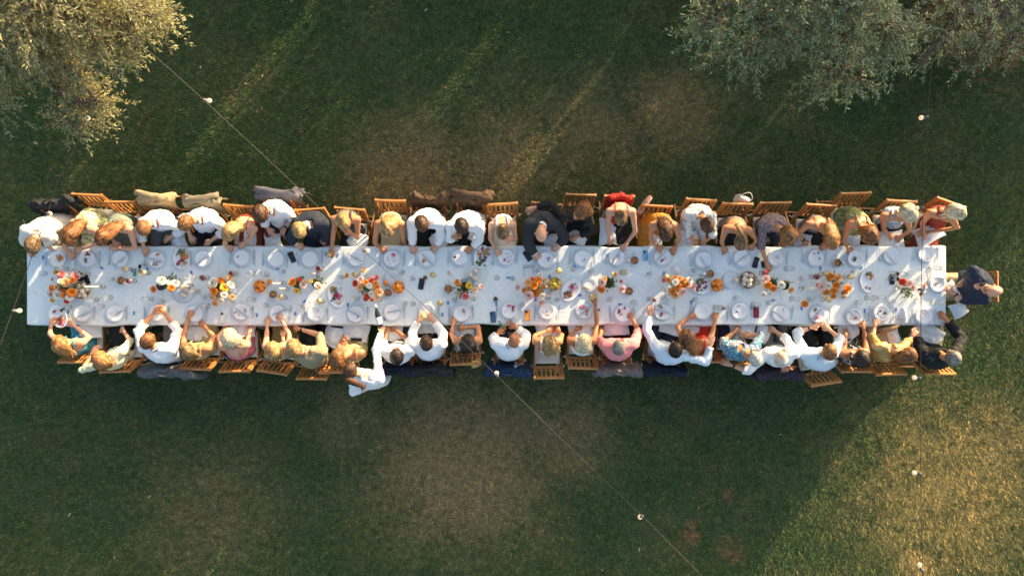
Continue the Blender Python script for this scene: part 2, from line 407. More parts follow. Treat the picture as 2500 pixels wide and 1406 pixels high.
olive_tree('dusky green olive tree at top right with drooping branch', W(1990, -420, 0), [
    (1775, 10, 2.9, 0.42, 115), (1720, 40, 2.8, 0.20, 30), (1850, 55, 2.8, 0.46, 129), (1825, 135, 2.6, 0.22, 40), (1960, -10, 3.2, 0.5, 204), (2110, -10, 3.3, 0.46, 224),
    (2050, 80, 2.8, 0.42, 102), (1960, 100, 2.7, 0.33, 61), (2165, 65, 2.9, 0.32, 102), (2185, 110, 2.8, 0.18, 34), (2055, 175, 2.5, 0.26, 54), (2015, 205, 2.4, 0.12, 17), (2100, 195, 2.4, 0.12, 20), (1900, -60, 3.3, 0.6, 108)], OLIVE_B, 12, 1.1, 'olive_tree', 18, .82)
olive_tree('sparse russet and green tree in the top right corner', W(2540, -360, 0), [
    (2330, 15, 2.6, 0.46, 74), (2450, 35, 2.7, 0.46, 81), (2400, 95, 2.4, 0.28, 47), (2300, 100, 2.4, 0.22, 30), (2470, 100, 2.5, 0.22, 34), (2250, 150, 2.3, 0.10, 9), (2560, 0, 2.9, 0.6, 68), (2420, -60, 3.0, 0.6, 68)], OLIVE_B, 13, 1.0, 'olive_tree', 18, .8)
olive_tree('low russet shrub under the top right trees', W(2400, 20, 0), [
    (2330, 30, 0.9, 0.5, 200), (2440, 50, 0.8, 0.5, 220), (2380, 100, 0.6, 0.35, 120), (2480, 100, 0.7, 0.35, 120), (2250, 20, 0.7, 0.35, 90)], RUSSET, 14, 0.8, 'russet_shrub', 16)
# unseen hedge and tall tree added towards the sun to shade lawn and crowns
def hedge(label, y, x0, x1, h, n, holes, seed):
    r = np.random.default_rng(seed); t = thing('shade_hedge', label, 'hedge', ((x0+x1)/2, y, 0))
    P = []
    top = lambda x: h + 0.10*np.sin(x*2.1)+0.07*np.sin(x*5.3+1)+0.05*np.sin(x*11)
    while len(P) < n:
        q = np.stack([r.uniform(x0, x1, n), y + r.uniform(-0.45, 0.45, n), r.uniform(0.0, h+0.25, n)], 1)
        q = q[q[:, 2] < top(q[:, 0])]
        for (hx, hz, rx, rz) in holes:
            sh = (q[:, 1]-y)*sx/sy; dz = (q[:, 1]-y)/sy*math.tan(R(SUN_EL))
            q = q[((q[:, 0]-hx-sh)/rx)**2 + ((q[:, 2]-hz-dz)/rz)**2 > 1]
        P.extend(q)
    P = np.array(P[:n]); D = r.normal(size=(n, 3))
    V, F = leaf_cloud(P, D, r.uniform(0.09, 0.15, n), r.uniform(0.025, 0.045, n), rs=r)
    o = link('foliage', fast_mesh('foliage', V-np.array(t.location), F, OLIVE_B), t); o['kind'] = 'stuff'
    stems = MB()
    for x in np.arange(x0+0.3, x1, 0.6): stems.add(*tube([(x, y, 0), (x+0.03, y+0.02, h*0.5), (x-0.02, y, h*0.85)], [0.03, 0.022, 0.01], 6))
    build('stems', stems, BARK, t, t.location)['kind'] = 'stuff'
HOLES = [(-0.57, 0.93, 0.25, 0.30), (2.4, 0.90, 0.22, 0.19), (4.42, 1.17, 0.30, 0.13), (4.37, 0.93, 0.13, 0.11), (0.9, 1.0, 0.06, 0.10), (3.3, 1.3, 0.07, 0.08), (-2.2, 1.2, 0.08, 0.1), (7.5, 1.0, 0.1, 0.1), (9.2, 0.95, 0.08, 0.12)]  # gaps cut in the added hedge so sun streaks reach the lawn
hedge('unseen green hedge added out of frame to shade the lawn', 7.0, -8.0, 12.2, 2.0, 46000, HOLES, 21)
olive_tree('unseen tall olive tree added to shade the top right tree', (9.8, 8.9, 0), [tuple([1250+a*FPX/(CAM_H-z), 703-b*FPX/(CAM_H-z), z, rad, nt]) for a, b, z, rad, nt in
    [(9.3, 8.2, 4.4, 1.1, 300), (10.6, 8.0, 4.6, 1.1, 260), (8.6, 9.4, 4.7, 1.2, 300), (10.2, 9.8, 5.0, 1.2, 260), (9.6, 8.8, 5.8, 1.2, 260)]], OLIVE_B, 15, 1.7)  # added out of view to darken the top right olive

# fallen leaves
LEAFM = [M('fallen_brown', (0.23, 0.085, 0.035), 0.8, 0.3), M('fallen_yellow', (0.42, 0.25, 0.09), 0.8, 0.3), M('fallen_pale', (0.36, 0.30, 0.20), 0.8, 0.2)]
lm = []
for k in range(3):
    V = []; n = 7
    for i in range(n):
        u = i/(n-1); w = math.sin(math.pi*min(1, u*1.02))*0.011*(1-0.3*u); z = 0.006*math.sin(u*3)+0.004
        V += [(-w, u*0.075-0.037, z+w*0.35), (0, u*0.075-0.037, z), (w, u*0.075-0.037, z+w*0.35)]
    F = []
    for i in range(n-1):
        for j in (0, 1): a = i*3+j; F.append((a, a+1, a+4, a+3))
    lm.append(mesh_from('fallen_leaf', V, F, LEAFM[k]))
LEAVES = [(457, 375, 1), (652, 368, 1), (628, 272, 1), (641, 186, 2), (748, 31, 2), (712, 4, 1), (733, 36, 2), (210, 468, 0), (250, 466, 0), (325, 456, 0), (45, 645, 0), (332, 1044, 0), (484, 260, 0), (340, 303, 0),
    (88, 350, 2), (90, 348, 1), (640, 265, 2), (1985, 205, 2), (1891, 205, 0), (1842, 226, 2), (1000, 1110, 2), (1143, 1000, 2), (1090, 215, 0), (735, 322, 0), (1120, 560, 2), (612, 378, 0), (1250, 1378, 2), (520, 1390, 2), (365, 1212, 2), (1630, 620, 1),
    (60, 540, 2), (490, 165, 2), (600, 205, 2), (1240, 80, 2), (1040, 25, 2), (660, 218, 0), (565, 130, 0), (1560, 1340, 2), (1470, 1390, 2), (280, 1360, 2), (170, 1255, 2), (1905, 1060, 2), (1705, 1240, 0), (1680, 1180, 0)]
for i, (x, y, k) in enumerate(LEAVES):
    o = link('fallen_leaf', lm[k], None, tuple(W(x, y, 0.035)), (random.uniform(-.3, .3), random.uniform(-.3, .3), random.uniform(0, 6.28)))
    s = random.uniform(0.5, 1.0); o.scale = (s*random.uniform(.8, 1.5), s, s)
    where = ('above the far side chairs' if y > 300 else 'near the top edge') if y < 703 else ('just below the near side chairs' if y < 1100 else 'near the bottom edge')
    acr = 'far left' if x < 420 else 'left half' if x < 900 else 'middle' if x < 1500 else 'right half' if x < 2100 else 'far right'
    tag(o, '%s fallen leaf on the lawn %s, %s' % (['curled brown', 'yellow', 'pale dry'][k], where, acr), 'leaf', 'fallen leaves on the lawn')

# ------------------------------------------------------------------ table under its cloth
TX0, TX1 = W(66, 0, .755)[0], W(2309, 0, .755)[0]; TY1, TY0 = W(0, 602.5, .755)[1], W(0, 792.5, .755)[1]
TZ = 0.755
CLOTH = fabric('table_linen', (0.75, 0.80, 0.795), (0.65, 0.715, 0.72), 62, 0.55, 0.85, 0.03)
WOODT = M('table_wood', (0.34, 0.20, 0.10), 0.6, 0.3, 8, 0.2, 60, stretch=(1, 14, 14))
WHITE = M('white_ceramic', (0.82, 0.82, 0.80), 0.18, 0.02, 10, coat=0.3)
tb = thing('banquet_table', 'long wooden trestle table under the white cloth', 'table', ((TX0+TX1)/2, (TY0+TY1)/2, 0))
mb = MB(); nb = 7
for i in range(5):
    y0 = TY0+0.02+i*(TY1-TY0-0.04)/5; mb = MB(); mb.add(*box(TX0+0.02, TX1-0.02, y0+0.003, y0+(TY1-TY0-0.04)/5-0.003, 0.715, 0.742)); build('plank', mb, WOODT, tb, tb.location, False)
for i in range(8):
    x = TX0+0.4+i*(TX1-TX0-0.8)/7
    for yy in (TY0+0.18, TY1-0.18):
        mb = MB(); mb.add(*beam((x-0.28, yy, 0), (x, yy, 0.715), 0.05, 0.05)); mb.add(*beam((x+0.28, yy, 0), (x, yy, 0.715), 0.05, 0.05)); mb.add(*beam((x-0.16, yy, 0.32), (x+0.16, yy, 0.32), 0.03, 0.05)); build('leg', mb, WOODT, tb, tb.location, False)
def tablecloth():
    NX, NY = 620, 54; drop = 0.26; nd_ = 7
    xs = np.linspace(TX0, TX1, NX); ys = np.linspace(TY0, TY1, NY)
    V = np.zeros((NY+2*nd_, NX+2*nd_, 3))
    for j in range(NY+2*nd_):
        jj = j-nd_; ey = 0
        if jj < 0: y = TY0; ey = -jj; sgn = -1
        elif jj >= NY: y = TY1; ey = jj-NY+1; sgn = 1
        else: y = ys[jj]; sgn = 0
        for side in (0,):
            col = np.zeros((NX+2*nd_, 3)); ii = np.arange(NX+2*nd_)-nd_
            ex = np.where(ii < 0, -ii, np.where(ii >= NX, ii-NX+1, 0)); sgx = np.where(ii < 0, -1, np.where(ii >= NX, 1, 0))
            x = xs[np.clip(ii, 0, NX-1)]
            d = np.maximum(ex, ey)/nd_; dz = d*drop
            fl = 0.012*np.sqrt(np.minimum(d*3, 1)) + 0.020*d*(1+np.sin(x*9+1.5*np.sin(x*2.3)+y*7))*(0.7)
            col[:, 0] = x + sgx*fl*np.minimum(ex/nd_/np.maximum(d, 1e-6), 1)
            col[:, 1] = y + (sgn*fl*np.minimum(ey/nd_/np.maximum(d, 1e-6), 1) if sgn else 0)
            col[:, 2] = TZ - dz - np.where(d > 0, 0.004, 0)
        V[j] = col
    q = V.reshape(-1, 3); top = (q[:, 2] > TZ-0.002)
    q[:, 2] += np.where(top, wob(q, 3, 0.7, 0.0012) + wob(q, 4, 0.16, 0.0010), 0)
    ew = ((q[:, 1]-(TY0+TY1)/2)/((TY1-TY0)/2)); ew = np.sign(ew)*np.minimum(np.abs(ew), 1)**10
    q[:, 1] += ew*(0.007*np.sin(q[:, 0]*3.1)+0.006*np.sin(q[:, 0]*7.7+1)+0.004*np.sin(q[:, 0]*17))
    # creases where lengths of cloth meet
    for cx in np.linspace(TX0, TX1, 8)[1:-1]: q[:, 2] += np.where(top, 0.003*np.exp(-((q[:, 0]-cx+0.02*np.sin(q[:, 1]*3))/0.012)**2), 0)
    n0, n1 = NY+2*nd_, NX+2*nd_
    idx = np.arange(n0*n1).reshape(n0, n1); F = np.stack([idx[:-1, :-1], idx[:-1, 1:], idx[1:, 1:], idx[1:, :-1]], -1).reshape(-1, 4)
    me = fast_mesh('tablecloth', q, F, CLOTH); me.polygons.foreach_set('use_smooth', [True]*len(me.polygons)); return me
o = link('tablecloth', tablecloth()); tag(o, 'long white linen cloth covering the banquet table', 'tablecloth')
# ------------------------------------------------------------------ wooden folding chairs
TEAK = M('teak', (0.46, 0.195, 0.055), 0.5, 0.30, 9, 0.15, 60, stretch=(9, 2, 2))
SEATPAD = fabric('seat_cushion_cotton', (0.72, 0.66, 0.56), rough=0.9)
TIE = fabric('cushion_tie_cotton', (0.75, 0.72, 0.66))
CW = 0.42
def chair_meshes():
    d = {}
    def mk(key, mb, mat, sm=False): d[key] = mesh_from(key, mb.arr(), mb.f, mat, mb.m, sm)
    bk = lambda z: -0.155-(z-0.45)*0.385                     # lean of the back
    for s in (-1, 1):
        mb = MB(); x = s*(CW/2-0.014)
        mb.add(*beam((x, bk(0.865), 0.865), (x, bk(0.45), 0.45), 0.026, 0.040, (0, 1, 0))); mb.add(*beam((x, bk(0.45), 0.451), (x, 0.15, 0.0), 0.025, 0.039, (0, 1, 0))); mk('post%d' % s, mb, TEAK)
        mb = MB(); x = s*(CW/2-0.045); mb.add(*beam((x, 0.19, 0.425), (x, -0.34, 0.0), 0.022, 0.036, (0, 1, 0))); mk('leg%d' % s, mb, TEAK)
    w = CW/2-0.028
    n = nrm(np.array([0, 0.385, 1.0])); up = np.array([0, -0.385, 1.0])
    mb = MB(); mb.add(*beam((-w-0.02, bk(.84), .848), (w+0.02, bk(.84), .848), 0.022, 0.050, up)); mk('top_rail', mb, TEAK)
    mb = MB(); mb.add(*beam((-w, bk(.56), .56), (w, bk(.56), .56), 0.020, 0.040, up)); mk('lower_rail', mb, TEAK)
    mb = MB(); mb.add(*beam((0, bk(.57)+.004, .575), (0, bk(.83)+.004, .828), 0.027, 0.012, (0, 1, 0))); mk('slat', mb, TEAK)
    mb = MB(); mb.add(*beam((-w+.02, -0.30, 0.035), (w-.02, -0.30, 0.035), 0.02, 0.03)); mk('stretcher', mb, TEAK)
    mb = MB()
    for i in range(6): y = -0.155+i*0.065; mb.add(*rbox(-CW/2+0.03, CW/2-0.03, y, y+0.052, 0.435, 0.452))
    for s in (-1, 1): mb.add(*box(s*(CW/2-0.05)-0.011, s*(CW/2-0.05)+0.011, -0.16, 0.22, 0.405, 0.434))
    mk('seat', mb, TEAK)
    nx, ny = 12, 10; V = []; F = []
    for sgn in (1, -1):
        for j in range(ny+1):
            for i in range(nx+1):
                u = i/nx*2-1; v = j/ny*2-1; e = max(0, 1-abs(u)**5)*max(0, 1-abs(v)**5)
                V.append((u*(0.175-0.006*abs(v)**4), v*0.18+0.025, 0.474+sgn*(0.022*e**0.4+0.0005)))
        o = 0 if sgn == 1 else (nx+1)*(ny+1)
        for j in range(ny):
            for i in range(nx):
                a = o+j*(nx+1)+i; q = (a, a+1, a+nx+2, a+nx+1); F.append(q if sgn == 1 else q[::-1])
    mb = MB(); mb.add(V, F); mk('cushion', mb, SEATPAD, True)
    mb = MB()
    for s in (-1, 1):
        p = [(s*0.17, -0.15, 0.475), (s*0.2, -0.19, 0.52), (s*0.235, -0.2, 0.50), (s*0.215, -0.17, 0.45), (s*0.25, -0.21, 0.40)]
        mb.add(*tube(spline(p, 10), 0.006, 4))
    mk('tie', mb, TIE, True)
    return d
CM = chair_meshes()
def chair(rail, side, label, cushion=True):
    """rail: pixel ends of the top rail; side: +1 sits at the far (upper) side, -1 near side, 0 at the right end"""
    a, b = W(rail[0], rail[1], .85)[:2], W(rail[2], rail[3], .85)[:2]
    mid = (a+b)/2; t = nrm(b-a); f = np.array([-t[1], t[0]])
    want = {1: (0, -1), -1: (0, 1), 0: (-1, 0)}[side]
    if np.dot(f, want) < 0: f = -f
    o = mid + f*0.31; rz = math.atan2(f[1], f[0])-math.pi/2
    c = thing('folding_chair', label, 'chair', (o[0], o[1], 0), rz, 'folding chairs along the table')
    for k in ('post-1', 'post1'): link('back_post', CM[k], c)
    for k in ('leg-1', 'leg1'): link('leg', CM[k], c)
    for k in ('top_rail', 'lower_rail', 'stretcher', 'seat'): link(k, CM[k], c)
    for i in range(6): link('slat', CM['slat'], c, ((i-2.5)*0.062, 0, 0))
    if cushion: cu = link('cushion', CM['cushion'], c); link('tie', CM['tie'], cu)
    return o, f

# ------------------------------------------------------------------ people
SKIN = {'p': M('skin_fair', (0.62, 0.325, 0.205), 0.5, 0.10, 25, 0.08, 150, spec=0.4),
        't': M('skin_tanned', (0.52, 0.225, 0.105), 0.5, 0.10, 25, 0.08, 150, spec=0.4),
        'm': M('skin_bronze', (0.37, 0.155, 0.075), 0.5, 0.10, 25, 0.08, 150, spec=0.4),
        'b': M('skin_brown', (0.20, 0.09, 0.05), 0.5, 0.10, 25, 0.08, 150, spec=0.4)}
LIP = M('lips', (0.42, 0.13, 0.10), 0.45); EYE = M('eye_dark', (0.04, 0.025, 0.02), 0.2); BROW = M('brow', (0.10, 0.06, 0.035), 0.8)
HAIR = {'auburn': hair_mat('hair_auburn', (0.05, 0.018, 0.006), (0.34, 0.145, 0.045)),
        'ginger': hair_mat('hair_ginger', (0.09, 0.036, 0.012), (0.42, 0.20, 0.07)),
        'copper': hair_mat('hair_copper', (0.13, 0.05, 0.014), (0.52, 0.26, 0.085)),
        'blond': hair_mat('hair_blond', (0.12, 0.065, 0.022), (0.56, 0.37, 0.16)),
        'platinum': hair_mat('hair_platinum', (0.34, 0.25, 0.14), (0.78, 0.67, 0.46)),
        'dirty': hair_mat('hair_dark_blond', (0.035, 0.02, 0.009), (0.33, 0.205, 0.09)),
        'brown': hair_mat('hair_brown', (0.014, 0.007, 0.004), (0.15, 0.066, 0.028)),
        'dark': hair_mat('hair_dark', (0.006, 0.004, 0.003), (0.045, 0.024, 0.014)),
        'grey': hair_mat('hair_grey', (0.10, 0.09, 0.08), (0.45, 0.40, 0.34)),
        'white': hair_mat('hair_white', (0.40, 0.37, 0.31), (0.80, 0.76, 0.66))}
QUEUE = []           # meshes waiting for the voxel union
def queue(mb, voxel, smooth, cb): QUEUE.append((mb, voxel, smooth, cb))
def run_queue():
    obs = []
    for mb, vx, sm, cb in QUEUE:
        me = bpy.data.meshes.new('tmp'); me.from_pydata([tuple(p) for p in mb.arr()], [], mb.f); me.update()
        o = bpy.data.objects.new('tmp', me); C.objects.link(o)
        m = o.modifiers.new('r', 'REMESH'); m.mode = 'VOXEL'; m.voxel_size = vx; m.adaptivity = 0.0
        if sm: s = o.modifiers.new('s', 'SMOOTH'); s.factor = 0.5; s.iterations = sm
        obs.append(o)
    dg = bpy.context.evaluated_depsgraph_get(); dg.update()
    for o, (mb, vx, sm, cb) in zip(obs, QUEUE):
        ev = o.evaluated_get(dg); me = ev.to_mesh()
        v = np.zeros(len(me.vertices)*3); me.vertices.foreach_get('co', v); nn = np.zeros(len(me.vertices)*3); me.vertices.foreach_get('normal', nn)
        f = [tuple(p.vertices) for p in me.polygons]
        ev.to_mesh_clear(); cb(v.reshape(-1, 3), nn.reshape(-1, 3), f)
    for o in obs:
        me = o.data; bpy.data.objects.remove(o); bpy.data.meshes.remove(me)
    QUEUE.clear()

def hand_mesh(mb, wrist, d, up, side, curl=0.35, s=1.0):
    """palm, four fingers, thumb on 'side'"""
    d = nrm(d); up = nrm(up-d*np.dot(up, d)); lat = np.cross(d, up)*side
    mb.add(*tube([wrist-d*.03, wrist+d*.012, wrist+d*.045, wrist+d*.085*s, wrist+d*.098*s], [(.024, .020), (.028, .018), (.038, .016), (.041, .014), (.034, .010)], 8, lat))
    for i, (o, L) in enumerate([(-.030, .062), (-.010, .074), (.011, .079), (.031, .070)]):     # little ... index
        p = wrist + d*(.088*s-abs(i-1.7)*.006) + lat*o; L *= s; pts = [p-d*.02]; dirv = d + lat*o*1.6; a = 0.12+curl*.25
        for seg, k in enumerate((.45, .32, .26)):
            dd = nrm(nrm(dirv)*math.cos(a) - up*math.sin(a)); pts.append(pts[-1] + dd*(L*k + (.02 if seg == 0 else 0))); a += curl*(0.9+0.15*i)
        mb.add(*tube(pts, [.0088, .0088, .008, .0062], 6, lat))
    p = wrist + d*.030 + lat*.026; q = p + (d*.72+lat*.62-up*.12*curl)*.042*s; e = q + (d*.95+lat*(.25-curl*.4)-up*.25*curl)*.032*s
    mb.add(*tube([p-d*.012-lat*.012, (p+q)/2, q, e], [.013, .012, .0098, .0072], 6, up))

def head_mesh(hc, F_, U_, L_, sc=1.0):
    """skull, jaw, nose, ears, eyes, lips; material 0 skin 1 eye 2 lips 3 brow"""
    mb = MB(); nu, nv = 28, 22; V = []; Fc = []
    for i in range(nv+1):
        ph = math.pi*i/nv
        for j in range(nu):
            th = 2*math.pi*j/nu; l = math.sin(ph)*math.cos(th); f = math.sin(ph)*math.sin(th); u = -math.cos(ph)
            ax, ay, az = .0745, .094, .112
            if u < 0: ax *= 1-.24*(-u)**1.3*(1 if f > -0.2 else 0.5); ay *= 1-.16*(-u)**1.5
            p = np.array([l*ax, f*ay - (.012 if f < 0 else 0)*abs(f) + (.018*max(0, -u)*max(0, f)), u*az])
            if f > .85 and abs(l) < .17: p[1] += .022*math.exp(-((u+.12)/.16)**2)*math.exp(-(l/.10)**2)      # nose
            if f > .6: p[1] -= .006*math.exp(-((abs(l)-.38)/.16)**2-((u-.06)/.12)**2)                       # eye sockets
            V.append(p)
    for i in range(nv):
        for j in range(nu): Fc.append((i*nu+j, i*nu+(j+1) % nu, (i+1)*nu+(j+1) % nu, (i+1)*nu+j))
    mb.add(V, Fc, 0)
    for s in (-1, 1):
        mb.add(*ball((s*.029, .080, .006), .0105, 8, 6), 1)
        mb.add(*ball((s*.030, .085, .030), .014, 8, 5, (1.1, .45, .28)), 3)
        e = [(s*.070, -.012, -.028), (s*.080, -.016, -.010), (s*.083, -.022, .012), (s*.074, -.012, .026)]
        mb.add(*tube(e, [(.006, .010), (.006, .015), (.006, .016), (.005, .009)], 8, (1, 0, 0)), 0)
    mb.add(*ball((0, .083, -.052), .017, 10, 6, (1.25, .5, .38)), 2)
    v = mb.arr()*sc
    out = hc + v[:, :1]*L_ + v[:, 1:2]*F_ + v[:, 2:]*U_
    return out, mb.f, mb.m

def ribbon(pts, w, out):
    pts = np.asarray(pts); n = len(pts); V = []; Fc = []
    for i in range(n):
        t = nrm(pts[min(i+1, n-1)]-pts[max(i-1, 0)]); s = nrm(np.cross(t, out[i])); ww = w*(1-.75*(i/(n-1))**2)
        V += [pts[i]-s*ww, pts[i]+out[i]*ww*.35, pts[i]+s*ww]
    for i in range(n-1):
        for j in (0, 1): a = i*3+j; Fc.append((a, a+1, a+4, a+3))
    return V, Fc
def hair_mesh(style, hc, F_, U_, L_, seed, end=None, sc=1.0, shoulders=None):
    r = np.random.default_rng(seed); mb = MB(); A = np.array([.083, .102, .119])*sc
    loc = lambda p: hc + p[0]*L_ + p[1]*F_ + p[2]*U_
    if style == 'bald': return None
    # cap over the skull
    nu, nv = 36, 24; V = []; Fc = []; CA = []
    thick = {'short': .010, 'crop': .004, 'curly': .020, 'long': .012, 'bun': .008, 'pony': .008, 'bob': .020, 'fringe': .004, 'wavy': .022}[style]
    for i in range(nv+1):
        ph = math.pi*i/nv
        for j in range(nu):
            th = 2*math.pi*j/nu; d = np.array([math.sin(ph)*math.cos(th), math.sin(ph)*math.sin(th), -math.cos(ph)])
            l, f, u = d
            k = u - .95*f + (.10 if style in ('long', 'bob', 'wavy') else 0)
            keep = 1/(1+math.exp(-(k+.13)*22))
            if style in ('short', 'crop', 'curly', 'bun', 'pony'): keep *= 1/(1+math.exp(-(u+.55+.25*f)*16))
            if style == 'fringe': keep *= 1/(1+math.exp((u-.45+.35*f)*14))
            g = 0.93 + keep*(0.07 + thick/.09)
            part = math.exp(-((l-.12)/.13)**2)*(1 if f > -.55 and u > .1 else .2)
            root = math.exp(-(((f-.15)/.7)**2+((l-.1)/.5)**2))*max(0, u)
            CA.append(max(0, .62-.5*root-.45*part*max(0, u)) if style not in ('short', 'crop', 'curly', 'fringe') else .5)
            V.append(np.array([l*A[0], (f-.06*(f < 0))*A[1], u*A[2]])*g)
    V = np.array(V); nrml = V/np.linalg.norm(V, axis=1)[:, None]
    amp, wl = {'curly': (.0075, .032), 'short': (.0035, .03), 'wavy': (.008, .05), 'bob': (.004, .05)}.get(style, (.0025, .04))
    V = V + nrml*wob(V, seed, wl, amp)[:, None]
    for i in range(nv):
        for j in range(nu): Fc.append((i*nu+j, i*nu+(j+1) % nu, (i+1)*nu+(j+1) % nu, (i+1)*nu+j))
    mb.add(np.array([loc(p) for p in V]), Fc, 0, CA)
    # locks
    def scalp(d, g): return loc(np.array([d[0]*A[0], d[1]*A[1], d[2]*A[2]])*g)
    whorl = nrm(np.array([.12, -.25, 1]))
    nl = {'short': 150, 'crop': 90, 'curly': 190, 'fringe': 60, 'bun': 110, 'pony': 110, 'bob': 170, 'long': 110, 'wavy': 150}[style]
    g0 = 1.0+thick/.095
    for i in range(nl):
        th = r.uniform(0, 6.283); st = r.uniform(0.05, 1.25)
        if style == 'fringe': st = r.uniform(1.0, 1.8)
        base = nrm(np.array([math.cos(th)*math.sin(st), math.sin(th)*math.sin(st)-.12, math.cos(st)]))
        if base[2]-.95*base[1] < -.05: continue
        if style in ('bun', 'pony'): flow = nrm(np.array([-base[0]*.5, -1.0, .15 if style == 'bun' else -.1]))
        else: flow = nrm(base-whorl*np.dot(base, whorl) + r.normal(size=3)*(.55 if style in ('curly', 'wavy') else .22))
        Ls = {'short': .45, 'crop': .2, 'curly': .5, 'fringe': .3, 'bun': .9, 'pony': .9, 'bob': 1.0, 'long': .8, 'wavy': 1.0}[style]*r.uniform(.7, 1.2)
        pts = []; outs = []; lift = r.uniform(.0, .05) if style not in ('bun', 'pony') else 0.0
        for k in range(5):
            d = nrm(base + flow*Ls*k/4)
            g = g0+.012+lift*(k/4)*(1 if style in ('curly', 'short', 'wavy') else .5)+(.03*math.sin(k*2.2+th) if style in ('curly', 'wavy') else 0)
            pts.append(scalp(d, g)); outs.append(nrm(d[0]*L_+d[1]*F_+d[2]*U_))
        v, f = ribbon(pts, r.uniform(.006, .013)*(1.25 if style in ('curly', 'wavy') else 1), outs)
        st0 = min(1, st) if style not in ('short', 'crop', 'curly', 'fringe') else .5
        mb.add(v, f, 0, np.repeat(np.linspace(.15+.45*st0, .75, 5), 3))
    # hanging lengths
    if end is not None and style in ('long', 'pony', 'wavy', 'bob'):
        end = np.asarray(end, float)
        if style == 'pony': p0 = scalp(nrm(np.array([0, -1, .25])), 1.08)
        else: p0 = loc(np.array([0, -.01, .045]))
        dirh = nrm((end-hc)*np.array([1, 1, 0]))
        if style == 'pony':
            path = spline([p0-F_*-.0, p0-F_*.02+np.array([0, 0, .008]), (p0+end)/2+np.array([0, 0, .035]), end], 9); rad = [(.018, .018), (.026, .022), (.034, .026), (.038, .026), (.038, .024), (.034, .02), (.028, .016), (.02, .011), (.008, .005)]; n2 = 60
        else:
            edge = hc + dirh*.085 + np.array([0, 0, .02])
            path = spline([hc+np.array([0, 0, .055])-dirh*.03, hc+dirh*.045+np.array([0, 0, .055]), edge, (edge*0.45+end*0.55)+np.array([0, 0, .025]), end], 10)
            a0 = .088 if style != 'bob' else .095
            rad = [(.05, .05), (a0*.8, .06), (a0*.98, .06), (a0*1.02, .05), (a0*1.04, .042), (a0*1.02, .036), (a0*.96, .03), (a0*.82, .025), (a0*.6, .019), (a0*.25, .008)]; n2 = 190 if style != 'wavy' else 220
        side = nrm(np.cross(path[-1]-path[0], [0, 0, 1]))
        v, f = tube(path, rad, 20, side); rr = wob(v, seed+3, .05, .006)
        ax = np.repeat(path, 20, 0); ax = np.vstack([ax, path[:1], path[-1:]]); dn = v-ax; dn /= np.linalg.norm(dn, axis=1)[:, None]+1e-6
        mb.add(v + dn*rr[:, None], f, 0, np.concatenate([np.repeat(np.linspace(.25, .85, len(path)), 20), [.3, .8]]))
        wav = {'long': .006, 'wavy': .016, 'pony': .005, 'bob': .004}[style]
        for i in range(n2):
            th = r.uniform(-.15, math.pi+.15); ph = r.uniform(0, 6.28); k0 = int(r.integers(0, 4)); k1 = int(r.integers(6, 10)); pts = []; outs = []
            th2 = th + r.normal()*.25; fr = r.uniform(5, 9)
            for k in range(k0, k1+1):
                t = nrm(path[min(k+1, 9 if style != 'pony' else 8)]-path[max(k-1, 0)]) if k < len(path) else t
                k_ = min(k, len(path)-1); l = nrm(side-t*np.dot(side, t)); b = np.cross(t, l); b = b if b[2] > 0 else -b
                u = (k-k0)/max(1, k1-k0); a = th*(1-u)+th2*u; ra, rb = rad[k_]; gg = 1.06
                o_ = l*math.cos(a)*ra*gg + b*math.sin(a)*rb*gg + l*wav*math.sin(ph+fr*u)
                pts.append(path[k_]+o_); outs.append(nrm(l*math.cos(a)+b*math.sin(a)))
            pts = np.array(pts)
            if k1 >= 8: pts[-1] += r.normal(size=3)*np.array([.02, .02, .006]); pts[-1] = pts[-1] + nrm(pts[-1]-pts[-2])*r.uniform(0, .03)
            v, f = ribbon(pts, r.uniform(.006, .017), outs); mb.add(v, f, 0, np.repeat(np.linspace(.2+.07*k0, min(1.05, .1+.1*k1), len(pts)), 3))
        if style == 'pony':
            mb.add(*tube([p0-F_*.002, p0-F_*.014], [.024, .024], 10))
    if style == 'bun':
        c = scalp(nrm(np.array([0, -1, .55])), 1.16)
        bm = MB(); bm.add(*ball(c, .038, 16, 10)); v = bm.arr(); dn = (v-c)/np.linalg.norm(v-c, axis=1)[:, None]; v = v+dn*wob(v, seed, .022, .005)[:, None]; mb.add(v, bm.f)
        for i in range(50):
            a = r.uniform(0, 6.28); q = nrm(r.normal(size=3)); q2 = nrm(np.cross(q, r.normal(size=3)))
            pts = [c+.041*nrm(q*math.cos(t)+q2*math.sin(t)) for t in np.linspace(0, 1.6, 5)]; outs = [nrm(p-c) for p in pts]
            v, f = ribbon(pts, .005, outs); mb.add(v, f)
    return mb

def two_bone(S, H, l1, l2, pole):
    v = H-S; d = np.linalg.norm(v); d2 = min(d, (l1+l2)*.995); dirv = v/d
    a = (l1*l1-l2*l2+d2*d2)/(2*d2); h = math.sqrt(max(0, l1*l1-a*a))
    p = pole-dirv*np.dot(pole, dirv)
    return S + dirv*a*(d/d2) + nrm(p)*h

